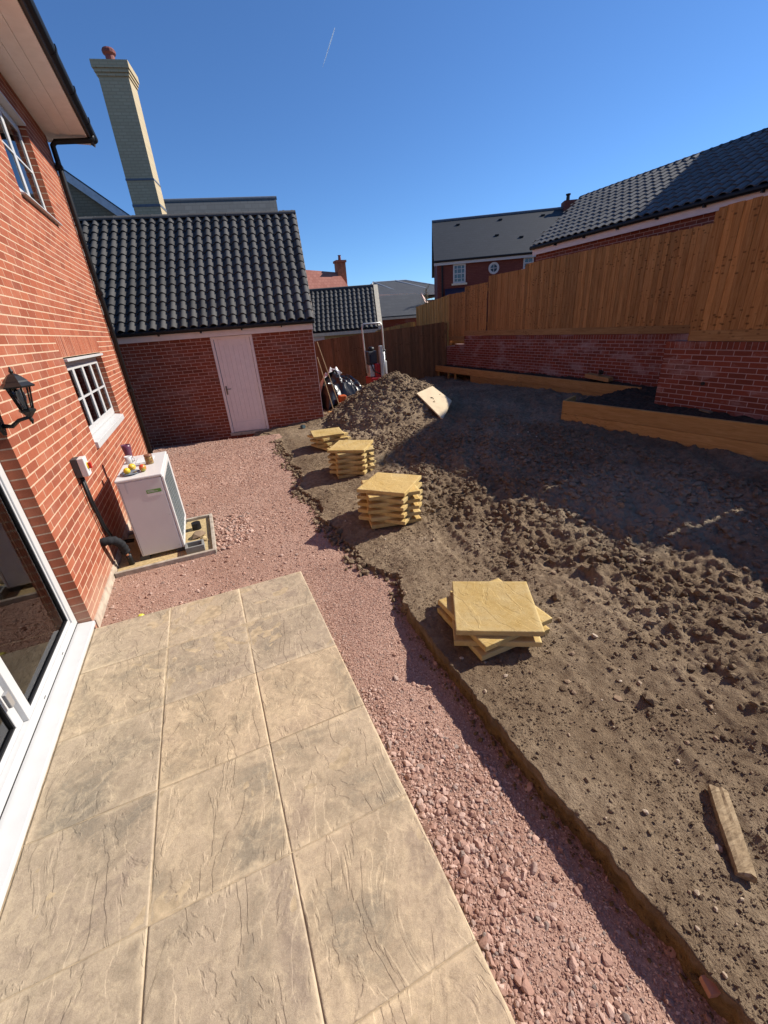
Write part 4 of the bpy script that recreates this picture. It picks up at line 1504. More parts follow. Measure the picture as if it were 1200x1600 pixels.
# door
dfr = MB()
D0, D1, DZ0, DZ1 = DU0 + 0.004, DU1 - 0.004, -0.055, 2.185
dfr.obox(gp3(D0 + 0.03, 0.035, (DZ0 + DZ1) / 2), gU * 0.03, gB * 0.03, (0, 0, (DZ1 - DZ0) / 2))
dfr.obox(gp3(D1 - 0.03, 0.035, (DZ0 + DZ1) / 2), gU * 0.03, gB * 0.03, (0, 0, (DZ1 - DZ0) / 2))
dfr.obox(gp3((D0 + D1) / 2, 0.035, DZ1 - 0.03), gU * ((D1 - D0) / 2 - 0.061), gB * 0.03, (0, 0, 0.03))
dfo = dfr.build('door_frame', m_door, garage, bevel=0.004)
dw = (D1 - D0) - 0.138
du0 = D0 + 0.069
MB().obox(gp3((D0 + D1) / 2, 0.075, (DZ0 + DZ1) / 2), gU * ((D1 - D0) / 2 - 0.02), gB * 0.004, (0, 0, (DZ1 - DZ0) / 2 - 0.02)).build('door_gap_backing', m_black, garage)  # black sheet added behind the leaf, stands in for shade in the gap
door = MB().obox(gp3((D0 + D1) / 2, 0.055, (DZ0 + DZ1) / 2 - 0.03), gU * dw / 2, gB * 0.012, (0, 0, (DZ1 - DZ0) / 2 - 0.035)).build('door', m_door, garage)
npl = 6
for i in range(npl):
    uc = du0 + 0.09 + (dw - 0.18) * (i + 0.5) / npl
    MB().obox(gp3(uc, 0.039, (DZ0 + DZ1) / 2 + 0.06), gU * ((dw - 0.18) / npl / 2 - 0.003), gB * 0.004, (0, 0, (DZ1 - DZ0) / 2 - 0.24)).build('door_plank', m_door, door, bevel=0.002)
for uc, hw, zc, hz in ((du0 + 0.045, 0.043, 1.06, 1.08), (du0 + dw - 0.045, 0.043, 1.06, 1.08), ((D0 + D1) / 2, dw / 2 - 0.092, 2.06, 0.07), ((D0 + D1) / 2, dw / 2 - 0.092, 0.085, 0.11)):
    MB().obox(gp3(uc, 0.037, zc), gU * hw, gB * 0.006, (0, 0, hz)).build('door_rail', m_door, door, bevel=0.002)
hnd = MB()
hnd.obox(gp3(du0 + 0.045, 0.026, 0.98), gU * 0.017, gB * 0.004, (0, 0, 0.10))
hnd.tube([gp3(du0 + 0.045, 0.02, 1.01), gp3(du0 + 0.045, -0.025, 1.01), gp3(du0 + 0.16, -0.025, 1.01)], 0.009, 8)
hnd.build('door_handle', plain('dark metal', L(0.12, 0.11, 0.1), 0.35, 0.5, metal=0.6), door)
for zz in (0.25, 1.05, 1.9):
    MB().tube([gp3(D1 - 0.058, 0.002, zz - 0.05), gp3(D1 - 0.058, 0.002, zz + 0.05)], 0.008, 8).build('hinge', m_door, dfo)
MB().obox(gp3((D0 + D1) / 2, 0.02, -0.09), gU * 0.49, gB * 0.06, (0, 0, 0.03)).build('door_step', m_plinth, garage)
# ------------------------------------------------------------------ retaining walls, beds, fences
XN, XFAR = 7.0, 8.62
YNE = 4.72                                   # near wall ends here
m_wmortar = mortar_mat('retaining mortar', L(0.5, 0.33, 0.29))
nw = thing('near_retaining_wall', (XN, 1, 0.6), 'low red brick retaining wall at the right edge carrying the taller fence', 'retaining wall')
N0 = -3.0
# U runs toward -y so that the normal points to -x
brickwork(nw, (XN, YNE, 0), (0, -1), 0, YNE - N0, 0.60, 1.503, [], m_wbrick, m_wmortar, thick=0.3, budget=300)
brickwork(nw, (XFAR - 0.02, YNE, 0), (1, 0), XN - XFAR + 0.3, 0.0, 0.565, 1.50, [], m_wbrick, m_wmortar, thick=0.2, budget=0, part='return_wall') if False else None
me_, BV_, BF_ = brick_mesh(m_wbrick)
cap = MB().box(XN + 0.003, N0, 1.506, XN + 0.3, YNE - 0.005, 1.608).build('coping_bed', m_wmortar, nw)
for i in range(int((YNE - N0) / 0.075)):
    yc = YNE - 0.0375 - i * 0.075
    inst('coping_brick', me_, cap, (XN + 0.1062, yc, 1.561), [[1, 0, 0], [0, 0, -1], [0, 1, 0]])
wp = MB().tube([(XN - 0.012, 4.02, 1.02), (XN + 0.02, 4.02, 1.02)], 0.03, 12).build('weep_pipe', m_black, nw)
fw_ = thing('far_retaining_wall', (XFAR, 9.4, 0.6), 'long red brick retaining wall with white salt stains behind the far raised bed', 'retaining wall')
YF1 = 14.05
# stepped top at the far end
tl = lambda u: np.where(u < 0.55, 1.30, np.where(u < 1.15, 1.42, 9.0))
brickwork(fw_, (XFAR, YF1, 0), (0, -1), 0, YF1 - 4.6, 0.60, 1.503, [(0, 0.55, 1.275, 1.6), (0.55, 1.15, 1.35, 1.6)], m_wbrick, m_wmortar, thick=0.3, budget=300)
cap = MB().box(XFAR + 0.003, 4.6, 1.506, XFAR + 0.3, YF1 - 1.16, 1.608).build('coping_bed', m_wmortar, fw_)
for i in range(int((YF1 - 1.16 - 4.6) / 0.075)):
    yc = YF1 - 1.16 - 0.0375 - i * 0.075
    inst('coping_brick', me_, cap, (XFAR + 0.1062, yc, 1.561), [[1, 0, 0], [0, 0, -1], [0, 1, 0]])
# fill behind near wall
o = MB().box(XN + 0.305, N0, 0.3, 8.855, YNE - 0.22, 1.48).build('terrace_fill', m_earth)
kind(o, 'structure')
o = MB().box(XN + 0.21, YNE - 0.215, 0.3, XFAR - 0.01, YNE - 0.01, 1.5).build('wall_return', m_wbrick, nw)

BW = 0.1


def board_geo(h, wdt=0.112, t0=0.016, t1=0.007):
    """feather edge board: local x width, y thickness (front -y), z height from 0"""
    b = MB()
    b.hexa([(0, -t1, 0), (wdt, -t0, 0), (wdt, 0, 0), (0, 0, 0), (0, -t1, h), (wdt, -t0, h), (wdt, 0, h), (0, 0, h)])
    return b


BM = {}


def board(par, p, ang, h, mat, wdt=0.112):
    key = (mat.name, wdt)
    if key not in BM:
        me = bpy.data.meshes.new('fence_board')
        bb = board_geo(1.0, wdt)
        me.from_pydata(bb.v, [], bb.f)
        me.materials.append(mat)
        BM[key] = me
    o = inst('fence_board', BM[key], par, p, None, (1, 1, h))
    o.rotation_euler = (random.uniform(-0.006, 0.006), 0, ang + random.uniform(-0.01, 0.01))
    return o


def fence_run(fence, a, b, zb, ztop, mat, gboard=True, step=BW, post_every=1.8, gmat=None, front=0.0, post_mat=None):
    """boards along a->b (front on the right-hand side when facing from b to a ... i.e. normal = (dy,-dx))"""
    a, b = np.array(a, float), np.array(b, float)
    d = b - a
    Ln = np.linalg.norm(d)
    d /= Ln
    ang = math.atan2(d[1], d[0])
    nrm = np.array([d[1], -d[0]])
    n = int(Ln / step)
    for i in range(n):
        s = i * step
        q = a + d * s
        z1 = ztop(s / Ln) if callable(ztop) else ztop
        z0 = zb(s / Ln) if callable(zb) else zb
        dz = random.uniform(-0.006, 0.006)
        board(fence, (q[0], q[1], z0), ang, z1 - z0 + dz, mat)
    zt = (lambda f: ztop(f) if callable(ztop) else ztop)
    z0f = (lambda f: zb(f) if callable(zb) else zb)
    m = post_mat or mat
    k = max(1, int(round(Ln / post_every)))
    for i in range(k + 1):
        f = i / k
        q = a + d * (Ln * f) - nrm * 0.055
        MB().box(q[0] - 0.045, q[1] - 0.045, z0f(f) - 0.3, q[0] + 0.045, q[1] + 0.045, zt(min(f, 0.999)) - 0.04).build('post', m, fence)
    for fr_ in (0.15, 0.85):
        A = a - nrm * 0.03
        Bq = b - nrm * 0.03
        za = z0f(0) + (zt(0) - z0f(0)) * fr_
        zb_ = z0f(1) + (zt(0.999) - z0f(1)) * fr_
        MB().beam((A[0], A[1], za), (Bq[0], Bq[1], zb_), 0.045, 0.08).build('rail', m, fence)
    if gboard:
        A = a + nrm * 0.012
        Bq = b + nrm * 0.012
        MB().beam((A[0], A[1], z0f(0) - 0.075), (Bq[0], Bq[1], z0f(1) - 0.075), 0.03, 0.148).build('gravel_board', gmat or m_gboard, fence)


nf = thing('near_fence', (XN + 0.12, 1, 1.6), 'tall brown featheredge fence on the near brick wall at the right edge', 'fence', 'wooden garden fences')
# panels direction toward -y, front faces -x: d=(0,-1) -> normal (-1,0)
fence_run(nf, (XN + 0.07, YNE - 0.32), (XN + 0.07, 3.3), 1.765, 3.32, m_fence)
fence_run(nf, (XN + 0.07, 3.29), (XN + 0.07, 1.9), 1.765, 3.14, m_fence)  # from here on unseen panels, tops lowered to shape the soil shadow
fence_run(nf, (XN + 0.07, 1.89), (XN + 0.07, 0.3), 1.765, 2.95, m_fence)
fence_run(nf, (XN + 0.07, 0.29), (XN + 0.07, -2.9), 1.765, 2.8, m_fence)
ff = thing('far_fence', (XFAR + 0.1, 9, 1.6), 'long brown featheredge fence stepping down behind the far brick wall', 'fence', 'wooden garden fences')
XP = XFAR + 0.08
for (ya, yb, zt) in ((13.0, 11.72, 3.11), (11.72, 10.12, 3.27), (10.12, 8.3, 3.37), (8.3, 6.5, 3.37), (6.5, 4.5, 3.36)):
    fence_run(ff, (XP, ya), (XP, yb), 1.765, zt, m_fence)
fence_run(ff, (XP, 14.0), (XP, 13.0), 1.60, 2.96, m_fence)
# return of the near fence to the far fence
fence_run(nf, (XFAR + 0.05, YNE - 0.3), (XN + 0.1, YNE - 0.3), 1.765, 3.3, m_fence) if False else None
lf = thing('pale_fence', (XP, 15.5, 1.0), 'short run of pale yellow fence boards beyond the dark back fence', 'fence', 'wooden garden fences')
fence_run(lf, (XP + 0.05, 16.6), (XP + 0.05, 14.1), 1.2, lambda f: 2.72 + 0.24 * f, m_fencey)
fence_run(lf, (7.0, 16.7), (XP, 16.7), 0.4, lambda f: 1.98 + 0.22 * f, m_fencey)
bf = thing('back_fence', (6.3, 14, 0.3), 'dark brown shaded featheredge fence across the end of the garden', 'fence', 'wooden garden fences')
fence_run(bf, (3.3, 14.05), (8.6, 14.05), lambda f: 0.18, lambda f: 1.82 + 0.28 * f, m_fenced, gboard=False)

# raised beds
fb = thing('far_raised_bed', (8.1, 10, 0.2), 'long timber raised bed of sleepers at the foot of the far brick wall', 'raised bed', 'timber raised beds')
XB = 8.12


def sleeper(par, a, b, z0, z1, th=0.05):
    return MB().beam((a[0], a[1], (z0 + z1) / 2), (b[0], b[1], (z0 + z1) / 2), th, z1 - z0).build('sleeper', m_sleeper, par, bevel=0.006)


sleeper(fb, (XB, 14.0), (XB, 11.9), 0.45, 0.65)
sleeper(fb, (XB, 11.89), (XB, 9.5), 0.45, 0.65)
sleeper(fb, (XB, 9.49), (XB, 5.8), 0.45, 0.655)
sleeper(fb, (XB, 11.75), (XB, 9.3), 0.22, 0.447)
sleeper(fb, (XB, 9.29), (XB, 5.8), 0.22, 0.447)
for yy in (13.9, 13.2, 12.75, 11.6):
    MB().box(XB + 0.028, yy - 0.03, 0.05, XB + 0.08, yy + 0.03, 0.6).build('peg', m_sleeper, fb)
# bed soils


def soil_patch(name, poly, nx, ny, zf, mat, par=None):
    a, b, c, d = (np.array(p, float) for p in poly)
    s, t = np.meshgrid(np.linspace(0, 1, nx), np.linspace(0, 1, ny))
    P = (a[None, None] * ((1 - s) * (1 - t))[..., None] + b * (s * (1 - t))[..., None] + c * (s * t)[..., None] + d * ((1 - s) * t)[..., None])
    Xp, Yp = P[..., 0], P[..., 1]
    return grid_mesh(name, Xp, Yp, zf(Xp, Yp), mat, par, True)


def bed_z(x, y):
    return 0.60 + 0.07 * (fbm(x * 4, y * 4, 4, 200) - 0.5) + 0.05 * np.clip(x - 8.15, 0, 1) + 0.06 * (fbm(x * 16, y * 16, 3, 201) - 0.5)


kind(soil_patch('bed_soil', [(XB + 0.03, 5.0), (8.66, 5.0), (8.66, 14.05), (XB + 0.03, 14.05)], 24, 240, bed_z, m_topsoil), 'structure')
nb = thing('near_raised_bed', (6.3, 3, 0.2), 'stepped timber raised bed of two sleeper courses in front of the near brick wall', 'raised bed', 'timber raised beds')
a, b = (5.98, 5.72), (6.98, -1.0)
sleeper(nb, a, b, 0.46, 0.69)
sleeper(nb, a, b, 0.2, 0.457)
sleeper(nb, (6.03, 5.74), (6.5, 5.95), 0.3, 0.685)
kind(soil_patch('bed_soil', [(6.02, 5.74), (8.14, 5.95), (8.14, -0.9), (7.03, -0.9)], 90, 240, lambda x, y: 0.63 + 0.08 * (fbm(x * 4, y * 4, 4, 210) - 0.5) + 0.06 * (fbm(x * 15, y * 15, 3, 211) - 0.5), m_topsoil), 'structure')
pk = MB().obox((8.42, 7.1, 0.72), (0.03, 0.35, 0.02), (0.10, 0.02, 0.0), (0, 0, 0.045)).build('timber_offcut', m_gboard)
tag(pk, 'short timber offcut lying in the far bed against the brick wall', 'timber')
o = stones('dark_rubble_lump', np.array([[8.4, 7.05, 0.83]]), np.array([0.09]), m_topsoil, 0.7, 0.3)
tag(o, 'dark lump of rubble resting on the timber offcut in the far bed', 'rubble')
o = MB().obox((6.85, 3.8, 0.66), (0.02, 0.09, 0.005), (0.03, -0.006, 0), (0, 0, 0.012)).build('wood_scrap', m_plank)
tag(o, 'small pale scrap of wood on the near bed soil below the wall', 'wood scrap')

# ------------------------------------------------------------------ right garage
RGX, RGE = 9.75, 9.60
RGY1, RGY0 = 10.95, -1.5
rgar = thing('neighbour_garage', (11.4, 5, 1.45), 'red brick garage with glossy black pantile roof behind the right fence', 'garage')
brickwork(rgar, (RGX, RGY1, 0), (0, -1), 0, RGY1 - RGY0, 1.45, 3.78, [], m_gbrick, m_gmortar, thick=0.2, budget=300)
MB().box(RGE + 0.04, RGY0, 3.68, RGE + 0.075, RGY1 + 0.03, 3.84).build('fascia', m_fascia, rgar)
MB().prism([(RGX + 0.21, RGY1 - 0.01, 1.45), (15.3, RGY1 - 0.01, 1.45), (15.3, RGY1 - 0.01, 3.8), (12.5, RGY1 - 0.01, 5.3), (RGX + 0.21, RGY1 - 0.01, 3.9)], (0, -0.2, 0)).build('gable_wall', m_gbrick, rgar)
rrz, rrx, rez, rsk = 5.42, 12.5, 3.9, 1.150
bv = np.array([rrx - RGE, 0, rrz - rez])
bl = np.linalg.norm(bv)
bv /= bl
rr = MB()
YE = RGY1 + 0.05
XBK = 15.4
rr.hexa([(RGE, RGY0, rez - 0.06), (rrx, RGY0, rrz - 0.06), (rrx, YE + rsk, rrz - 0.06), (RGE, YE, rez - 0.06),
         (RGE, RGY0, rez - 0.012), (rrx, RGY0, rrz - 0.012), (rrx, YE + rsk, rrz - 0.012), (RGE, YE, rez - 0.012)])
rr.hexa([(rrx, RGY0, rrz - 0.06), (XBK, RGY0, rez - 0.06), (XBK, YE, rez - 0.06), (rrx, YE + rsk, rrz - 0.06),
         (rrx, RGY0, rrz - 0.012), (XBK, RGY0, rez - 0.012), (XBK, YE, rez - 0.012), (rrx, YE + rsk, rrz - 0.012)])
rr.add([(RGE, YE - 0.002, rez - 0.06), (XBK, YE - 0.002, rez - 0.06), (rrx, YE + rsk - 0.002, rrz - 0.06)], [(0, 1, 2)])
rroof = rr.build('roof', m_black, rgar)
m_tile2 = tile_mat('dark grey pantile', L(0.065, 0.065, 0.066), L(0.115, 0.115, 0.114), 0.7, 0.6)
pantiles(rgar, rroof, (RGE - 0.03, YE, rez), (0, -1, 0), bv, YE - 1.0, bl, m_tile2, 0.215, bl / 12, 300, 0.026, 0.024, skew=rsk, th=0.012)
for i in range(31):
    y0 = YE + rsk - (i + 1) * 0.445
    q = MB()
    pr = [(rrx + 0.13 * math.cos(math.pi * k_ / 8), y0, rrz - 0.05 + 0.09 * math.sin(math.pi * k_ / 8)) for k_ in range(9)]
    q.prism(pr, (0, 0.438, 0))
    q.build('ridge_tile', m_black, rroof)
ggut = MB().tube([(RGE - 0.01, RGY0, rez - 0.04), (RGE - 0.01, RGY1 + 0.06, rez - 0.04)], 0.05, 10).build('gutter', m_black, rgar)
for yy in np.arange(1.5, RGY1, 0.95):
    MB().box(RGE - 0.05, yy, rez - 0.12, RGE + 0.04, yy + 0.025, rez - 0.075).build('gutter_bracket', m_black, ggut)

# tall house outside the frame whose gable shades the soil and the garage roof
nh = thing('neighbour_house', (21, 5, 1.45), 'tall red brick house standing beyond the garage to the right', 'house')
ax, ay, az = 17.0, 5.61, 11.3
hw = 3.6
MB().prism([(ax + 0.05, ay - hw, 1.4), (ax + 0.05, ay + hw, 1.4), (ax + 0.05, ay + hw, az - 0.9 * hw - 0.1), (ax + 0.05, ay, az - 0.1), (ax + 0.05, ay - hw, az - 0.36 * hw - 0.1)], (8, 0, 0)).build('wall', m_gbrick, nh)
MB().prism([(ax, ay - hw - 0.2, az - 0.36 * (hw + 0.2) - 0.09), (ax, ay, az - 0.09), (ax, ay + hw + 0.2, az - 0.9 * (hw + 0.2) - 0.09), (ax, ay + hw + 0.2, az - 0.9 * (hw + 0.2)), (ax, ay, az), (ax, ay - hw - 0.2, az - 0.36 * (hw + 0.2))], (8.2, 0, 0)).build('roof', m_tile, nh)

# ------------------------------------------------------------------ soil heap
hc = (4.42, 9.7)
rr_, tt_ = np.meshgrid(np.linspace(0.0, 1, 130), np.linspace(0, 2 * math.pi, 280))
R_out = 1.85 + 0.35 * np.cos(tt_ - 3.9) + 0.25 * (vn(tt_ * 3, tt_ * 0, 301) - 0.5)
HXm = hc[0] + R_out * rr_ * np.cos(tt_) * 0.92
HYm = hc[1] + R_out * rr_ * np.sin(tt_)
prof = (1 - rr_) ** 0.95 * (1 - 0.25 * np.exp(-(rr_ / 0.12) ** 2) * 0.5)
hz = 0.86 * prof
tex = 0.16 * (fbm(HXm * 3.2, HYm * 3.2, 4, 310, 0.6) - 0.5) + 0.10 * (0.35 - np.abs(fbm(HXm * 7, HYm * 7, 3, 311) - 0.5) * 2) + 0.05 * (fbm(HXm * 22, HYm * 22, 3, 312) - 0.5)
env = np.clip((1 - rr_) * 6, 0, 1)
HZ = soil_base(HXm, HYm) + hz + tex * env - 0.06 * (1 - env)
heap = grid_mesh('soil_heap', HXm, HYm, HZ, soil_mat('heap soil', 1.0))
tag(heap, 'mound of dug brown soil in front of the back fence', 'soil heap')
n = 4200
tt = rng.uniform(0, 2 * math.pi, n)
ri = rng.random(n) ** 0.6
i0 = np.clip((tt / (2 * math.pi) * 279).astype(int), 0, 279)
i1 = np.clip((ri * 129).astype(int), 0, 129)
P = np.stack([HXm[i0, i1], HYm[i0, i1], HZ[i0, i1]], 1)
s = 0.012 + rng.random(n) ** 3 * 0.045
kind(stones('heap_clods', P + np.array([0, 0, 0.004]), s, m_clod, 0.75, 0.3), 'stuff')

# pale board on the heap flank
m_board = plain('pale plywood', L(0.62, 0.5, 0.33), 0.8, 0.2, var=0.12, scale=6)


def ground_at(x_, y_):
    dd2 = (HXm - x_) ** 2 + (HYm - y_) ** 2
    return max(soil_z(x_, y_), float(HZ.ravel()[int(np.argmin(dd2))]) if dd2.min() < 0.01 else -9)


BQ = np.array([(4.40, 8.46), (4.98, 8.76), (5.08, 8.08), (4.42, 7.38)])
st_ = [(u_, v_) for u_ in np.linspace(0, 1, 7) for v_ in np.linspace(0, 1, 7)]
bp_ = [BQ[0] * (1 - u_) * (1 - v_) + BQ[1] * u_ * (1 - v_) + BQ[2] * u_ * v_ + BQ[3] * (1 - u_) * v_ for u_, v_ in st_]
bz_ = np.array([ground_at(*q_) for q_ in bp_])
AM = np.array([(q_[0], q_[1], 1.0) for q_ in bp_])
pc_, *_r = np.linalg.lstsq(AM, bz_, rcond=None)
pc_[2] += 0.75 * float((bz_ - AM @ pc_).max())       # rests on the highest lumps
P4 = [(q_[0], q_[1], float(pc_ @ np.array((q_[0], q_[1], 1.0)))) for q_ in BQ]
bd = MB()
Q = [Vector(p) for p in P4]
bd.hexa([Q[0], Q[3], Q[2], Q[1]] + [p + Vector((0, 0, 0.03)) for p in (Q[0], Q[3], Q[2], Q[1])])
o = bd.build('plywood_board', m_board)
tag(o, 'pale board lying tilted on the right foot of the soil heap', 'board')

# ------------------------------------------------------------------ machine, tarp, poles at the back
mc = thing('upright_machine', (4.75, 11.9, 0.3), 'upright red and silver petrol machine with tall U handle behind the soil heap', 'machine')
m_sil = plain('silver paint', L(0.55, 0.54, 0.5), 0.35, 0.5, metal=0.3)
m_rp = plain('red paint', L(0.4, 0.02, 0.02), 0.35, 0.5)
mx, my = 4.85, 11.9
MB().tube([(mx - 0.28, my, 0.9), (mx - 0.31, my, 1.5), (mx - 0.33, my, 2.12), (mx - 0.28, my, 2.22), (mx + 0.24, my, 2.22), (mx + 0.29, my, 2.12), (mx + 0.30, my, 1.5), (mx + 0.28, my, 0.9)], 0.024, 8).build('handle', m_sil, mc, smooth=True)
MB().box(mx - 0.26, my - 0.24, 0.25, mx + 0.34, my + 0.25, 0.78).build('base_frame', m_rp, mc, bevel=0.03)
MB().box(mx - 0.09, my - 0.22, 0.55, mx + 0.06, my - 0.05, 1.15).build('red_housing', m_rp, mc, bevel=0.02)
MB().box(mx - 0.25, my - 0.16, 0.785, mx - 0.1, my + 0.1, 1.12).build('side_panel', m_sil, mc, bevel=0.02)
MB().box(mx + 0.07, my - 0.24, 0.5, mx + 0.16, my - 0.12, 1.62).build('mast', m_sil, mc, bevel=0.01)
MB().tube([(mx + 0.2, my - 0.2, 0.55), (mx + 0.2, my - 0.2, 1.45)], 0.03, 10).build('cylinder', m_metal, mc, smooth=True)
MB().box(mx + 0.2, my - 0.1, 0.785, mx + 0.34, my + 0.14, 1.2).build('fuel_tank', m_white, mc, bevel=0.04)
eng = MB().box(mx - 0.27, my - 0.14, 1.14, mx + 0.02, my + 0.15, 1.5).build('engine', m_dgrey, mc, bevel=0.04)
MB().lathe((mx - 0.12, my - 0.02, 1.5), [(0.09, 0), (0.1, 0.03), (0.09, 0.09), (0.03, 0.11)], 14).build('air_filter', m_black, eng, smooth=True)
MB().box(mx + 0.18, my - 0.1, 1.22, mx + 0.33, my + 0.12, 1.52).build('exhaust_box', m_dgrey, mc, bevel=0.04)
MB().tube([(mx - 0.2, my - 0.15, 1.4), (mx - 0.24, my - 0.2, 1.2), (mx - 0.15, my - 0.22, 0.95), (mx + 0.05, my - 0.22, 0.85)], 0.016, 6).build('hose', m_black, mc, smooth=True)
for sx in (-0.3, 0.34):
    MB().tube([(mx + sx - 0.04, my + 0.05, 0.42), (mx + sx + 0.04, my + 0.05, 0.42)], 0.17, 16).build('wheel', m_black, mc)

# crumpled plastic sheeting
s_, t_ = np.meshgrid(np.linspace(0, 1, 60), np.linspace(0, 1, 60))
tx = 2.98 + 1.5 * s_ - 0.1 * t_
ty = 11.0 + 1.3 * t_ + 0.2 * np.sin(3 * s_)
base = np.sin(np.pi * s_) ** 0.6 * np.sin(np.pi * np.clip(t_ * 0.98 + 0.02, 0, 1)) ** 0.5
fold = np.abs(fbm(s_ * 5 + 2 * t_, t_ * 3, 3, 400) - 0.5) * 2
tz = 0.12 + base * (0.95 - 0.3 * s_ + 0.35 * (0.5 - fold) + 0.1 * (fbm(s_ * 12, t_ * 12, 2, 402) - 0.5))
k = NT('black polythene', 0.3, 0.6)
k.col(L(0.012, 0.012, 0.014))
tp = grid_mesh('plastic_sheeting', tx, ty, tz, k.m, None, False)
tag(tp, 'crumpled black plastic sheeting heaped beside the garage corner', 'plastic sheeting')
k2 = NT('silver polythene', 0.35, 0.6)
k2.col(L(0.5, 0.5, 0.5))
sl_ = s_ * 0.5 + 0.05
ti = 0.45 + 0.4 * t_
t2x = 2.98 + 1.5 * sl_ - 0.1 * ti
t2y = 11.0 + 1.3 * ti + 0.2 * np.sin(3 * sl_)
b2 = np.sin(np.pi * sl_) ** 0.6 * np.sin(np.pi * np.clip(ti * 0.98 + 0.02, 0, 1)) ** 0.5
f2 = np.abs(fbm(sl_ * 5 + 2 * ti, ti * 3, 3, 400) - 0.5) * 2
t2z = 0.16 + b2 * (0.99 - 0.3 * sl_ + 0.35 * (0.5 - f2) + 0.14 * (fbm(sl_ * 14, ti * 14, 2, 405) - 0.4))
o = grid_mesh('grey_sheeting', t2x, t2y, t2z, k2.m, None, False)
tag(o, 'shiny grey plastic sheet draped over the black sheeting', 'plastic sheeting')
o = MB().box(3.35, 10.95, 0.1, 3.55, 11.15, 0.5).build('orange_bucket_box', plain('orange plastic', L(0.5, 0.1, 0.02), 0.5), bevel=0.03)
tag(o, 'orange plastic tub half hidden in the black sheeting', 'tub')
for (a, b, lab) in (((3.02, 11.35, 1.88), (3.3, 10.75, 0.08), 'longer thin timber pole leaning beside the garage corner'), ((3.0, 11.45, 1.5), (3.12, 10.85, 0.08), 'shorter thin timber pole leaning beside the garage corner')):
    o = MB().tube([a, b], 0.014, 6).build('timber_pole', m_plank)
    tag(o, lab, 'pole', 'poles leaning by the garage corner')
o = MB().obox((3.15, 10.85, 0.1), (0.2, 0.06, 0.0), (-0.02, 0.06, 0), (0, 0, 0.05)).build('orange_timber_block', m_sleeper)
tag(o, 'orange timber block on the ground at the garage corner', 'timber')
o = MB().tube([(2.05, 10.2, 0.0), (2.08, 10.08, 0.02)], 0.045, 12).build('capped_pipe', plain('blue grey cap', L(0.06, 0.1, 0.11), 0.5))
tag(o, 'small blue grey capped pipe end at the foot of the garage wall', 'pipe')

# ------------------------------------------------------------------ bits on the near soil
zp = soil_z(1.72, 0.41)
pk = MB()
a, b = Vector((1.845, 0.545, zp + 0.028)), Vector((1.585, 0.285, zp + 0.034))
dd_ = (b - a).normalized()
sd_ = dd_.cross(Vector((0, 0, 1))).normalized()
NS, NC = 22, 12
rp = random.Random(9)
sect = [(-0.036, -0.02), (-0.038, 0.0), (-0.034, 0.019), (-0.015, 0.021), (0.0, 0.02), (0.016, 0.022), (0.035, 0.018), (0.038, 0.0), (0.035, -0.02), (0.0, -0.021)]
NC = len(sect)
off_ = [[rp.uniform(-0.0022, 0.0022) for _ in sect] for _ in range(3)]
pv = []
for i in range(NS):
    t = i / (NS - 1)
    for k_, (sx_, sz_) in enumerate(sect):
        jx = rp.uniform(-0.0016, 0.0016) + off_[0][k_] * (1 - t) + off_[1][k_] * t
        e_ = rp.uniform(-0.006, 0.006) if i in (0, NS - 1) else 0
        p_ = a.lerp(b, t) + sd_ * (sx_ * (1 + 0.06 * math.sin(t * 5)) + jx) + Vector((0, 0, sz_ + jx)) + dd_ * e_
        pv.append(p_)
pf_ = [(i * NC + k_, i * NC + (k_ + 1) % NC, (i + 1) * NC + (k_ + 1) % NC, (i + 1) * NC + k_) for i in range(NS - 1) for k_ in range(NC)]
pf_ += [tuple(range(NC)), tuple((NS - 1) * NC + k_ for k_ in range(NC - 1, -1, -1))]
pk.add(pv, pf_)
o = pk.build('wood_offcut', m_plank)
tag(o, 'weathered rough wood offcut lying on the bare soil at lower right', 'wood offcut')


def rock(name, x, y, s, mat, label, flat=0.6):
    o = stones(name, np.array([[0, 0, 0.0]]), np.array([1.0]), mat, flat, 0.22, False)
    me = o.data
    o.location = (x, y, soil_z(x, y) + s * flat * 0.35)
    o.scale = (s, s, s)
    tag(o, label, 'stone', 'stones lying on the soil')


rock('stone', 2.02, 1.02, 0.055, m_clod, 'rounded grey brown stone in the churned soil right of the path', 0.75)
rock('stone', 1.88, 1.12, 0.035, m_pebble, 'pale broken stone lying left of the rounded brown stone')
rock('stone', 1.72, 1.36, 0.03, m_pebble, 'flat pale stone below the nearest slab stack', 0.4)
rock('stone', 1.66, 1.33, 0.035, m_clod, 'small brown stone below the nearest slab stack', 0.5)
rock('stone', 2.26, 2.0, 0.05, m_clod, 'lump of clay right of the nearest slab stack', 0.8)
rock('stone', 3.3, 3.3, 0.05, m_pebble, 'pale stone at the edge of the big shadow on the soil', 0.6)
o = MB().obox((1.175, 0.16, -0.035), (0.006, 0.022, 0.004), (0.018, -0.006, 0), (0, 0, 0.016)).build('brick_chip', m_brick)
tag(o, 'red brick chip stuck in the cut soil edge', 'brick chip')

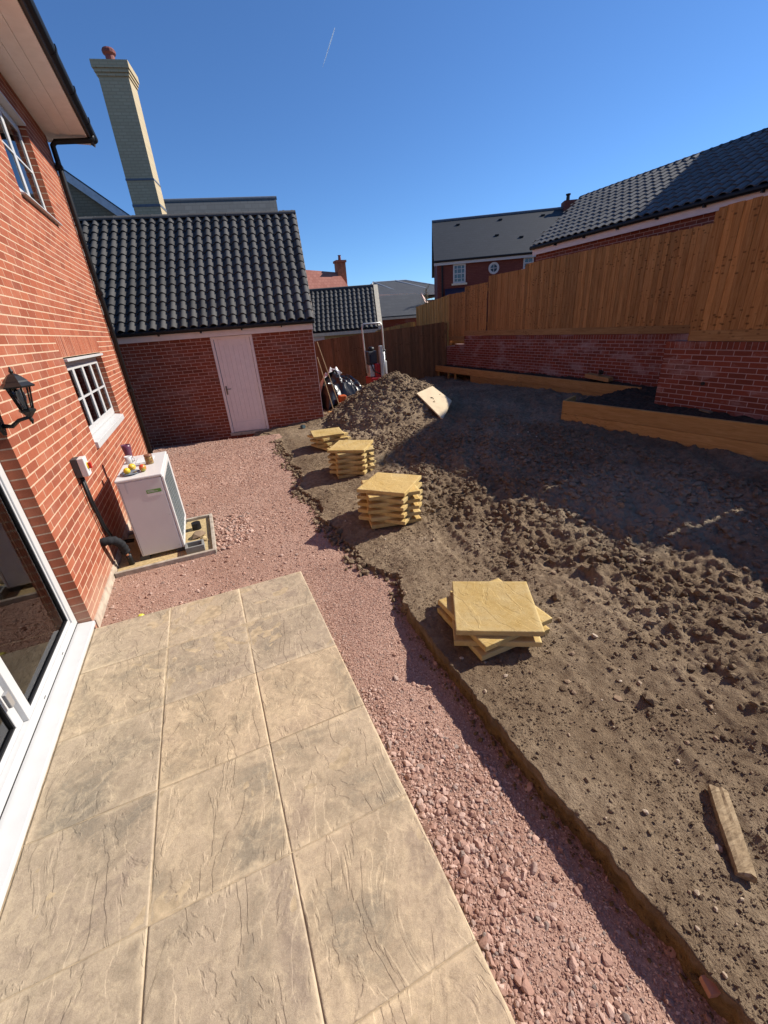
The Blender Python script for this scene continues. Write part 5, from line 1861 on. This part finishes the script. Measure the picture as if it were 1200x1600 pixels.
# ------------------------------------------------------------------ distant houses
def slate_mat(name, c0, c1, course=0.25, wdt=0.3, rough=0.6, yaw=0.0):
    k = NT(name, rough, 0.35)
    p = k.pos((1, 1, 1), (0, 0, yaw))
    b = k.n('ShaderNodeTexBrick')
    b.inputs['Color1'].default_value = c0
    b.inputs['Color2'].default_value = c1
    b.inputs['Mortar'].default_value = tuple(x * 0.85 for x in c0[:3]) + (1,)
    b.inputs['Scale'].default_value = 1.0
    b.inputs['Mortar Size'].default_value = 0.012
    b.inputs['Brick Width'].default_value = wdt
    b.inputs['Row Height'].default_value = course
    sp = k.n('ShaderNodeSeparateXYZ')
    k.lk(p, sp.inputs[0])
    cb = k.n('ShaderNodeCombineXYZ')
    k.lk(sp.outputs[0], cb.inputs[0])
    k.lk(sp.outputs[2], cb.inputs[1])
    k.lk(cb.outputs[0], b.inputs['Vector'])
    f = k.noise(k.pos(), 3, 5)
    c = k.mix(k.math('MULTIPLY', f, 0.35), b.outputs['Color'], tuple(x * 0.6 for x in c0[:3]) + (1,))
    k.col(c)
    k.bump(b.outputs['Fac'], -0.3, 0.01)
    return k.m


# buff house behind the garage: gable, chimney, slate roof
bh = thing('buff_brick_house', (-1.5, 17.7, 0), 'buff brick house with grey slate roof behind the garage', 'house')
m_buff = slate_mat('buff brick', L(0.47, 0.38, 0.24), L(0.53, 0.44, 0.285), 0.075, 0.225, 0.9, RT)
bB = np.array([gB[0], gB[1], 0])


def bpt(u, b, z, O=np.array([-0.8, 17.6, 0])):
    return tuple(O + gU * u + gB * b + np.array([0, 0, z]))


MB().prism([bpt(-9, 0, -0.5), bpt(0.75, 0, -0.5), bpt(0.75, 0, 5.0), bpt(-4.2, 0, 8.95), bpt(-9, 0, 5.0)], bpt(0, 0.25, 0, np.zeros(3))).build('gable_wall', slate_mat('shaded buff brick', L(0.2, 0.165, 0.11), L(0.24, 0.2, 0.135), 0.075, 0.225, 0.9, RT), bh)  # same brick as the chimney, gable's shade put into the darker colour
for s0, s1, z0, z1 in ((1.0, -4.2, 4.93, 9.08), (-9.3, -4.2, 4.93, 9.08)):
    MB().hexa([bpt(s0, -0.12, z0 - 0.2), bpt(s0, 0.02, z0 - 0.2), bpt(s1, 0.02, z1 - 0.2), bpt(s1, -0.12, z1 - 0.2),
               bpt(s0, -0.12, z0 + 0.06), bpt(s0, 0.02, z0 + 0.06), bpt(s1, 0.02, z1 + 0.06), bpt(s1, -0.12, z1 + 0.06)]).build('bargeboard', plain('blue grey bargeboard', L(0.5, 0.54, 0.57), 0.5), bh)
m_slateg = slate_mat('pale grey slate', L(0.1, 0.106, 0.106), L(0.125, 0.132, 0.132), 0.2, 0.3, 0.6, RT)
MB().prism([bpt(1.05, 0, 5.0), bpt(-4.2, 0, 9.2), bpt(-9.4, 0, 5.0), bpt(-9.4, 0, 4.9), bpt(-4.2, 0, 9.08), bpt(1.05, 0, 4.9)], bpt(0, 7, 0, np.zeros(3))).build('roof', m_slateg, bh)
# slate roof strip right of chimney
O2 = np.array([-0.4, 20.2, 0])
MB().hexa([bpt(0, 0, 4.5, O2), bpt(4.75, 0, 4.5, O2), bpt(4.75, 2.4, 7.32, O2), bpt(0, 2.4, 7.32, O2),
           bpt(0, 0, 4.6, O2), bpt(4.75, 0, 4.6, O2), bpt(4.75, 2.4, 7.42, O2), bpt(0, 2.4, 7.42, O2)]).build('side_roof', m_slateg, bh)
MB().tube([bpt(0, 2.4, 7.42, O2), bpt(4.78, 2.4, 7.42, O2)], 0.07, 8).build('ridge', plain('lead ridge', L(0.18, 0.2, 0.22), 0.5), bh)
MB().obox(bpt(2.9, 1.75, 6.73, O2), gU * 0.16, gB * 0.06, (0, 0, 0.05)).build('roof_vent', m_black, bh)
MB().prism([bpt(0.1, 0.1, -0.5, O2), bpt(4.6, 0.1, -0.5, O2), bpt(4.6, 0.1, 4.6, O2), bpt(0.1, 0.1, 4.6, O2)], bpt(0, 0.2, 0, np.zeros(3))).build('side_wall', m_buff, bh)
# chimney
CO = np.array([-0.70, 17.4, 0])
ch = MB()
ch.prism([bpt(0, 0, 5.0, CO), bpt(0.80, 0, 5.0, CO), bpt(0.80, 0.72, 5.0, CO), bpt(0, 0.72, 5.0, CO)], (0, 0, 4.1))
chim = ch.build('chimney', m_buff, bh)
ch = MB()
for i, (ex, za, zb) in enumerate(((0.03, 9.1, 9.17), (0.06, 9.17, 9.25), (0.09, 9.25, 9.42))):
    ch.prism([bpt(-ex, -ex, za, CO), bpt(0.80 + ex, -ex, za, CO), bpt(0.80 + ex, 0.72 + ex, za, CO), bpt(-ex, 0.72 + ex, za, CO)], (0, 0, zb - za - 0.002))
ch.build('corbel', m_buff, chim)
m_lead = plain('lead flashing', L(0.12, 0.14, 0.17), 0.5)
for z0, zt in ((6.05, 0.07), (6.72, 0.05)):
    MB().prism([bpt(-0.012, -0.012, z0, CO), bpt(0.812, -0.012, z0, CO), bpt(0.812, 0.732, z0, CO), bpt(-0.012, 0.732, z0, CO)], (0, 0, zt)).build('flashing', m_lead, chim)
m_pot = plain('clay pot', L(0.17, 0.05, 0.045), 0.7)
MB().lathe(bpt(0.36, 0.36, 9.415, CO), [(0.15, 0), (0.125, 0.06), (0.12, 0.26), (0.17, 0.3), (0.18, 0.36), (0.15, 0.4), (0.06, 0.42)], 14).build('chimney_pot', m_pot, chim)

# second pantile garage beyond the fence
R2 = math.radians(20)
U2 = np.array([math.cos(R2), -math.sin(R2), 0])
B2 = np.array([math.sin(R2), math.cos(R2), 0])
g2O = np.array([7.95, 19.0, 0]) - U2 * 5.2
pt2 = lambda u, b, z: tuple(g2O + U2 * u + B2 * b + np.array([0, 0, z]))
yg = thing('yellow_brick_garage', pt2(2.6, 1.8, 0), 'small yellow brick garage with black pantile roof beyond the back fence', 'garage')
m_ybrick = slate_mat('yellow brick', L(0.5, 0.38, 0.16), L(0.58, 0.45, 0.22), 0.075, 0.225, 0.9, R2)
m_cream = plain('cream paint', L(0.72, 0.64, 0.48), 0.6)
MB().prism([pt2(0, 0.1, -0.5), pt2(5.2, 0.1, -0.5), pt2(5.2, 0.1, 2.0), pt2(0, 0.1, 2.0)], tuple(B2 * 0.2)).build('wall', m_ybrick, yg)
MB().prism([pt2(5.2, 0.1, -0.5), pt2(5.2, 3.6, -0.5), pt2(5.2, 3.6, 1.98), pt2(5.2, 1.85, 3.65), pt2(5.2, 0.1, 1.98)], tuple(-U2 * 0.2)).build('gable_wall', m_cream, yg)
MB().obox(pt2(2.6, -0.02, 1.96), U2 * 2.65, B2 * 0.03, (0, 0, 0.1)).build('fascia', m_cream, yg)
MB().obox(pt2(2.2, 0.09, 1.72), U2 * 0.55, B2 * 0.02, (0, 0, 0.13)).build('wall_plate', m_fascia, yg)
bvec = np.array([B2[0] * 1.9, B2[1] * 1.9, 1.76])
bl2 = np.linalg.norm(bvec)
bvec /= bl2
r2 = MB()
r2.hexa([pt2(-0.1, -0.06, 2.0), pt2(5.25, -0.06, 2.0), pt2(5.25, 1.85, 3.76), pt2(-0.1, 1.85, 3.76), pt2(-0.1, -0.06, 2.05), pt2(5.25, -0.06, 2.05), pt2(5.25, 1.85, 3.81), pt2(-0.1, 1.85, 3.81)])
r2.hexa([pt2(-0.1, 1.85, 3.76), pt2(5.25, 1.85, 3.76), pt2(5.25, 3.75, 2.0), pt2(-0.1, 3.75, 2.0), pt2(-0.1, 1.85, 3.81), pt2(5.25, 1.85, 3.81), pt2(5.25, 3.75, 2.05), pt2(-0.1, 3.75, 2.05)])
r2o = r2.build('roof', m_black, yg)
pantiles(yg, r2o, np.array(pt2(0, -0.07, 2.06)), U2, bvec, 5.2, bl2, m_tile, 0.215, bl2 / 10, 0, 0.035)
MB().tube([pt2(-0.1, 1.85, 3.85), pt2(5.25, 1.85, 3.85)], 0.09, 8).build('ridge', m_tile, r2o)
MB().hexa([pt2(5.26, -0.07, 1.7), pt2(5.46, -0.07, 1.7), pt2(5.46, 1.85, 3.6), pt2(5.26, 1.85, 3.6), pt2(5.26, -0.07, 2.13), pt2(5.46, -0.07, 2.13), pt2(5.46, 1.85, 3.92), pt2(5.26, 1.85, 3.92)]).build('verge_board', m_cream, yg)

# red clay roof house
rh = thing('red_roof_house', (10, 34, 0), 'distant house with red clay tile roof and brick chimney', 'house')
m_clay = slate_mat('red clay tile', L(0.36, 0.13, 0.09), L(0.44, 0.18, 0.13), 0.2, 0.25, 0.8)
MB().hexa([(4, 32.0, 2.6), (12.9, 31.4, 2.4), (11.9, 35.5, 6.1), (4, 36, 6.9), (4, 32.0, 2.5), (12.9, 31.4, 2.3), (11.9, 35.5, 6.0), (4, 36, 6.8)]).build('roof', m_clay, rh)
MB().add([(12.9, 31.4, 2.4), (15, 40, 2.4), (11.9, 36.5, 6.0), (11.9, 35.5, 6.1)], [(0, 1, 2, 3)]).build('hip', m_clay, rh)
MB().box(4, 33, -0.5, 12.4, 39, 2.6).build('wall', m_gbrick, rh)
cm = MB().box(11.75, 35.2, 4.6, 12.45, 35.9, 6.75).build('chimney', plain('chimney brick', L(0.36, 0.12, 0.06), 0.9, var=0.3, scale=6), rh)
MB().box(11.68, 35.13, 6.75, 12.52, 35.97, 6.9).build('chimney_cap', m_brick, cm)
MB().lathe((12.1, 35.5, 6.9), [(0.13, 0), (0.1, 0.3), (0.14, 0.36)], 10).build('chimney_pot', m_pot, cm)

# dark slate hip roof and lower slate roof
sh = thing('hip_roof_house', (20, 43, 0), 'distant house with dark slate hipped roof and pale hip lines', 'house')
m_slated = slate_mat('dark slate', L(0.05, 0.053, 0.06), L(0.062, 0.066, 0.073), 0.2, 0.3, 0.7)
KH = 1.2
fh_ = lambda q: (q[0] * KH, q[1] * KH, CAM_H + (q[2] - CAM_H) * KH)
hv = [fh_(q) for q in [(13.2, 33.0, 4.25), (21.5, 31.5, 4.1), (22.5, 40, 4.1), (13.2, 40, 4.1), (15.0, 36.0, 5.35), (17.9, 35.8, 5.4)]]
MB().add(hv, [(0, 1, 5, 4), (1, 2, 5), (2, 3, 4, 5), (3, 0, 4), (0, 3, 2, 1)]).build('roof', m_slated, sh)
m_hip = plain('lead hip', L(0.34, 0.36, 0.38), 0.5)
hs = MB()
for a, b in ((0, 4), (1, 5), (4, 5)):
    hs.tube([hv[a], hv[b]], 0.07, 6)
hs.tube([fh_((15.9, 33.6, 4.5)), fh_((15.0, 36.0, 5.38))], 0.08, 6)
hs.tube([fh_((18.6, 33.2, 4.5)), fh_((17.0, 35.9, 5.41))], 0.08, 6)
hs.build('hip_lines', m_hip, sh)
MB().prism([fh_(q) for q in [(13.6, 33.4, -0.5), (21, 32.2, -0.5), (21.6, 39.5, -0.5), (13.6, 39.5, -0.5)]], (0, 0, 5.0)).build('wall', m_gbrick, sh)
MB().beam(fh_((13.1, 32.95, 4.18)), fh_((21.5, 31.42, 4.03)), 0.06, 0.2).build('fascia', m_cream, sh)
s2 = thing('slate_garage', (16.2, 31, 0), 'low dark slate roofed garage with brick wall beyond the pale fence', 'garage')
KS = 1.12
fz = lambda q: (q[0] * KS, q[1] * KS, CAM_H + (q[2] - CAM_H) * KS)
MB().hexa([fz(q) for q in [(10.9, 27.4, 2.5), (15.2, 26.6, 2.5), (15.75, 29.3, 3.85), (11.2, 30.0, 3.85), (10.9, 27.4, 2.6), (15.2, 26.6, 2.6), (15.75, 29.3, 3.95), (11.2, 30.0, 3.95)]]).build('roof', m_slated, s2)
MB().hexa([fz(q) for q in [(10.9, 27.5, -0.5), (15.0, 26.75, -0.5), (15.4, 29, -0.5), (11.2, 29.8, -0.5), (10.9, 27.5, 2.45), (15.0, 26.75, 2.45), (15.4, 29, 2.45), (11.2, 29.8, 2.45)]]).build('wall', m_gbrick, s2)
MB().beam(fz((10.9, 27.36, 2.46)), fz((15.2, 26.56, 2.46)), 0.06, 0.14).build('fascia', m_cream, s2)
MB().prism([fz(q) for q in [(15.3, 26.9, 2.3), (16.6, 27.9, 2.3), (15.85, 29.2, 3.95)]], (0.05, 0.3, 0)).build('gable', plain('pink gable', L(0.6, 0.42, 0.35), 0.8), s2)

# far red brick house
fd = np.array([0.876, -0.483, 0])
fn = np.array([0.483, 0.876, 0])          # away from the viewer
SCL = 1.0
fO = np.array([12.54, 21.45, 0])
pf = lambda u, b, z: tuple(fO + fd * u + fn * b + np.array([0, 0, z]))
fh = thing('far_brick_house', pf(4, 3, 1), 'red brick house with dark slate roof and round window beyond the fences', 'house')
FA = math.atan2(0.483, 0.876)
m_fbrick = slate_mat('far red brick', L(0.17, 0.05, 0.038), L(0.22, 0.07, 0.052), 0.075, 0.225, 0.9, FA)
m_fslate = slate_mat('far slate', L(0.03, 0.033, 0.036), L(0.036, 0.039, 0.043), 0.13, 0.25, 0.6, FA)
MB().prism([pf(0.06, 0, 1), pf(9.5, 0, 1), pf(9.5, 0, 4.8), pf(0.06, 0, 4.8)], tuple(fn * 0.25)).build('wall', m_fbrick, fh)
MB().prism([pf(0.06, 0.26, 1), pf(0.06, 7.6, 1), pf(0.06, 7.6, 4.8), pf(0.06, 3.9, 7.2), pf(0.06, 0.26, 4.85)], tuple(fd * 0.25)).build('gable_wall', m_fbrick, fh)
fr_ = MB().hexa([pf(-0.1, -0.2, 4.82), pf(9.7, -0.2, 4.82), pf(9.7, 3.9, 7.22), pf(-0.1, 3.9, 7.22), pf(-0.1, -0.2, 4.92), pf(9.7, -0.2, 4.92), pf(9.7, 3.9, 7.32), pf(-0.1, 3.9, 7.32)])
fr_.hexa([pf(-0.1, 3.9, 7.22), pf(9.7, 3.9, 7.22), pf(9.7, 8, 4.82), pf(-0.1, 8, 4.82), pf(-0.1, 3.9, 7.32), pf(9.7, 3.9, 7.32), pf(9.7, 8, 4.92), pf(-0.1, 8, 4.92)])
fro = fr_.build('roof', m_fslate, fh)
MB().tube([pf(-0.1, 3.9, 7.33), pf(9.7, 3.9, 7.33)], 0.08, 8).build('ridge', m_lead, fro)
MB().obox(pf(4.8, -0.13, 4.77), fd * 4.9, fn * 0.04, (0, 0, 0.07)).build('fascia', m_white, fh)
MB().tube([pf(-0.05, -0.22, 4.88), pf(9.7, -0.22, 4.88)], 0.05, 8).build('gutter', m_black, fh)
MB().tube([pf(0.32, -0.06, 1), pf(0.32, -0.06, 4.75)], 0.045, 8).build('downpipe', m_black, fh)
for (uu, ff_) in ((1.35, 0.84), (3.7, 0.86), (6.0, 0.86), (3.3, 0.46), (4.5, 0.36)):
    MB().obox(pf(uu, 4.1 * ff_ - 0.2, 4.92 + 2.4 * ff_ + 0.03), fd * 0.1, fn * 0.05, (0, 0, 0.03)).build('roof_vent', m_black, fro)
cc = MB().prism([pf(7.15, 3.55, 6.9), pf(7.85, 3.55, 6.9), pf(7.85, 4.2, 6.9), pf(7.15, 4.2, 6.9)], (0, 0, 0.72)).build('chimney', m_fbrick, fro)
MB().lathe(pf(7.4, 3.85, 7.62), [(0.1, 0), (0.09, 0.25), (0.13, 0.3), (0.13, 0.34)], 10).build('chimney_pot', m_black, cc)
m_pane = plain('reflecting pane', L(0.05, 0.07, 0.09), 0.08, 0.8)


def far_window(u0, u1, z0, z1, nc, nr, nm='window', mat=None):
    f = MB()
    t = 0.07
    for a, b, c, d in ((u0, u0 + t, z0, z1), (u1 - t, u1, z0, z1), (u0 + t, u1 - t, z0, z0 + t), (u0 + t, u1 - t, z1 - t, z1)):
        f.obox(pf((a + b) / 2, -0.02, (c + d) / 2), fd * (b - a) / 2, fn * 0.03, (0, 0, (d - c) / 2))
    for i in range(1, nc):
        f.obox(pf(u0 + (u1 - u0) * i / nc, -0.02, (z0 + z1) / 2), fd * 0.013, fn * 0.022, (0, 0, (z1 - z0) / 2 - t))
    for i in range(1, nr):
        w_ = 0.025 if i * 2 == nr else 0.013
        f.obox(pf((u0 + u1) / 2, -0.02, z0 + (z1 - z0) * i / nr), fd * ((u1 - u0) / 2 - t), fn * 0.02, (0, 0, w_))
    fo = f.build(nm, m_white, fh)
    MB().obox(pf((u0 + u1) / 2, -0.004, (z0 + z1) / 2), fd * ((u1 - u0) / 2 - 0.02), fn * 0.003, (0, 0, (z1 - z0) / 2 - 0.02)).build('pane', mat or m_pane, fo)
    MB().obox(pf((u0 + u1) / 2, -0.06, z0 - 0.05), fd * ((u1 - u0) / 2 + 0.08), fn * 0.06, (0, 0, 0.045)).build('sill', m_cream, fo)


far_window(0.88, 1.52, 3.84, 4.70, 3, 4)
far_window(4.42, 4.92, 4.22, 4.74, 2, 2, 'side_window')
rw = MB()
ro = []
for k_ in range(24):
    t = 2 * math.pi * k_ / 24
    ro.append((2.92 + 0.26 * math.cos(t), 4.40 + 0.26 * math.sin(t)))
ring = MB()
for k_ in range(24):
    t0, t1 = 2 * math.pi * k_ / 24, 2 * math.pi * (k_ + 1) / 24
    P = [pf(2.95 + r_ * math.cos(t), bb, 4.38 + r_ * math.sin(t)) for bb in (-0.05, 0.0) for r_, t in ((0.17, t0), (0.27, t0), (0.27, t1), (0.17, t1))]
    ring.hexa(P)
rwo = ring.build('round_window', m_white, fh)
pn = MB()
pn.prism([pf(2.95 + 0.172 * math.cos(2 * math.pi * k_ / 24), -0.012, 4.38 + 0.172 * math.sin(2 * math.pi * k_ / 24)) for k_ in range(24)], tuple(fn * 0.008))
pn.build('pane', m_pane, rwo)
MB().obox(pf(2.95, -0.03, 4.38), fd * 0.012, fn * 0.01, (0, 0, 0.17)).build('glazing_bar', m_white, rwo)
MB().obox(pf(2.95, -0.03, 4.38), fd * 0.17, fn * 0.011, (0, 0, 0.012)).build('glazing_bar', m_white, rwo)
can = MB().prism([pf(0.45, 0, 3.62), pf(0.45, -0.75, 3.25), pf(0.45, -0.75, 3.2), pf(0.45, 0, 3.2)], tuple(fd * 1.3)).build('porch_canopy', plain('dark blue canopy', L(0.02, 0.03, 0.06), 0.4), fh)
MB().obox(pf(0.55, -0.72, 2.2), fd * 0.06, fn * 0.06, (0, 0, 1.0)).build('porch_post', m_white, can)

# bare far tree
tr = thing('bare_tree', (17.2, 31.0, 0), 'thin bare branched tree far off between the roofs', 'tree')
rt = random.Random(5)
tk = MB().tube([(17.2, 31, 0), (17.2, 31, 2.5), (17.25, 31, 4.3)], [0.09, 0.06, 0.02], 6).build('trunk', plain('bark', L(0.16, 0.12, 0.09), 0.9), tr)
bb = MB()
for i in range(70):
    z = rt.uniform(2.2, 4.3)
    a = rt.uniform(0, 6.28)
    l_ = rt.uniform(0.2, 0.6) * (1.25 - (z - 2.2) / 3)
    p0 = Vector((17.22, 31, z))
    p1 = p0 + Vector((math.cos(a) * l_, math.sin(a) * l_, l_ * 1.1))
    bb.tube([p0, p1], [0.014, 0.004], 4)
    for j in range(3):
        q = p0.lerp(p1, rt.uniform(0.4, 1))
        bb.tube([q, q + Vector((rt.uniform(-0.15, 0.15), rt.uniform(-0.15, 0.15), rt.uniform(0.05, 0.25)))], [0.006, 0.002], 3)
bb.build('branches', plain('twig', L(0.2, 0.17, 0.1), 0.9), tr)

# contrail
c0 = Vector((0.32, 0.85, 0.43)) * 1500
c1 = Vector((0.30, 0.87, 0.39)) * 1500
kc = NT('contrail vapour', 1.0, 0.0)
kc.col(L(0.5, 0.52, 0.55))
_tl = kc.n('ShaderNodeBsdfTranslucent')
_tl.inputs[0].default_value = (0.4, 0.42, 0.45, 1)
_ad = kc.n('ShaderNodeAddShader')
kc.lk(kc.b.outputs[0], _ad.inputs[0])
kc.lk(_tl.outputs[0], _ad.inputs[1])
kc.lk(_ad.outputs[0], kc.t.nodes['Material Output'].inputs[0])
ct = MB().tube([c0, c0.lerp(c1, 0.35), c0.lerp(c1, 0.7), c1], [0.8, 1.15, 0.9, 0.25], 8).build('contrail', kc.m)
tag(ct, 'short thin white vapour trail high in the blue sky', 'contrail')
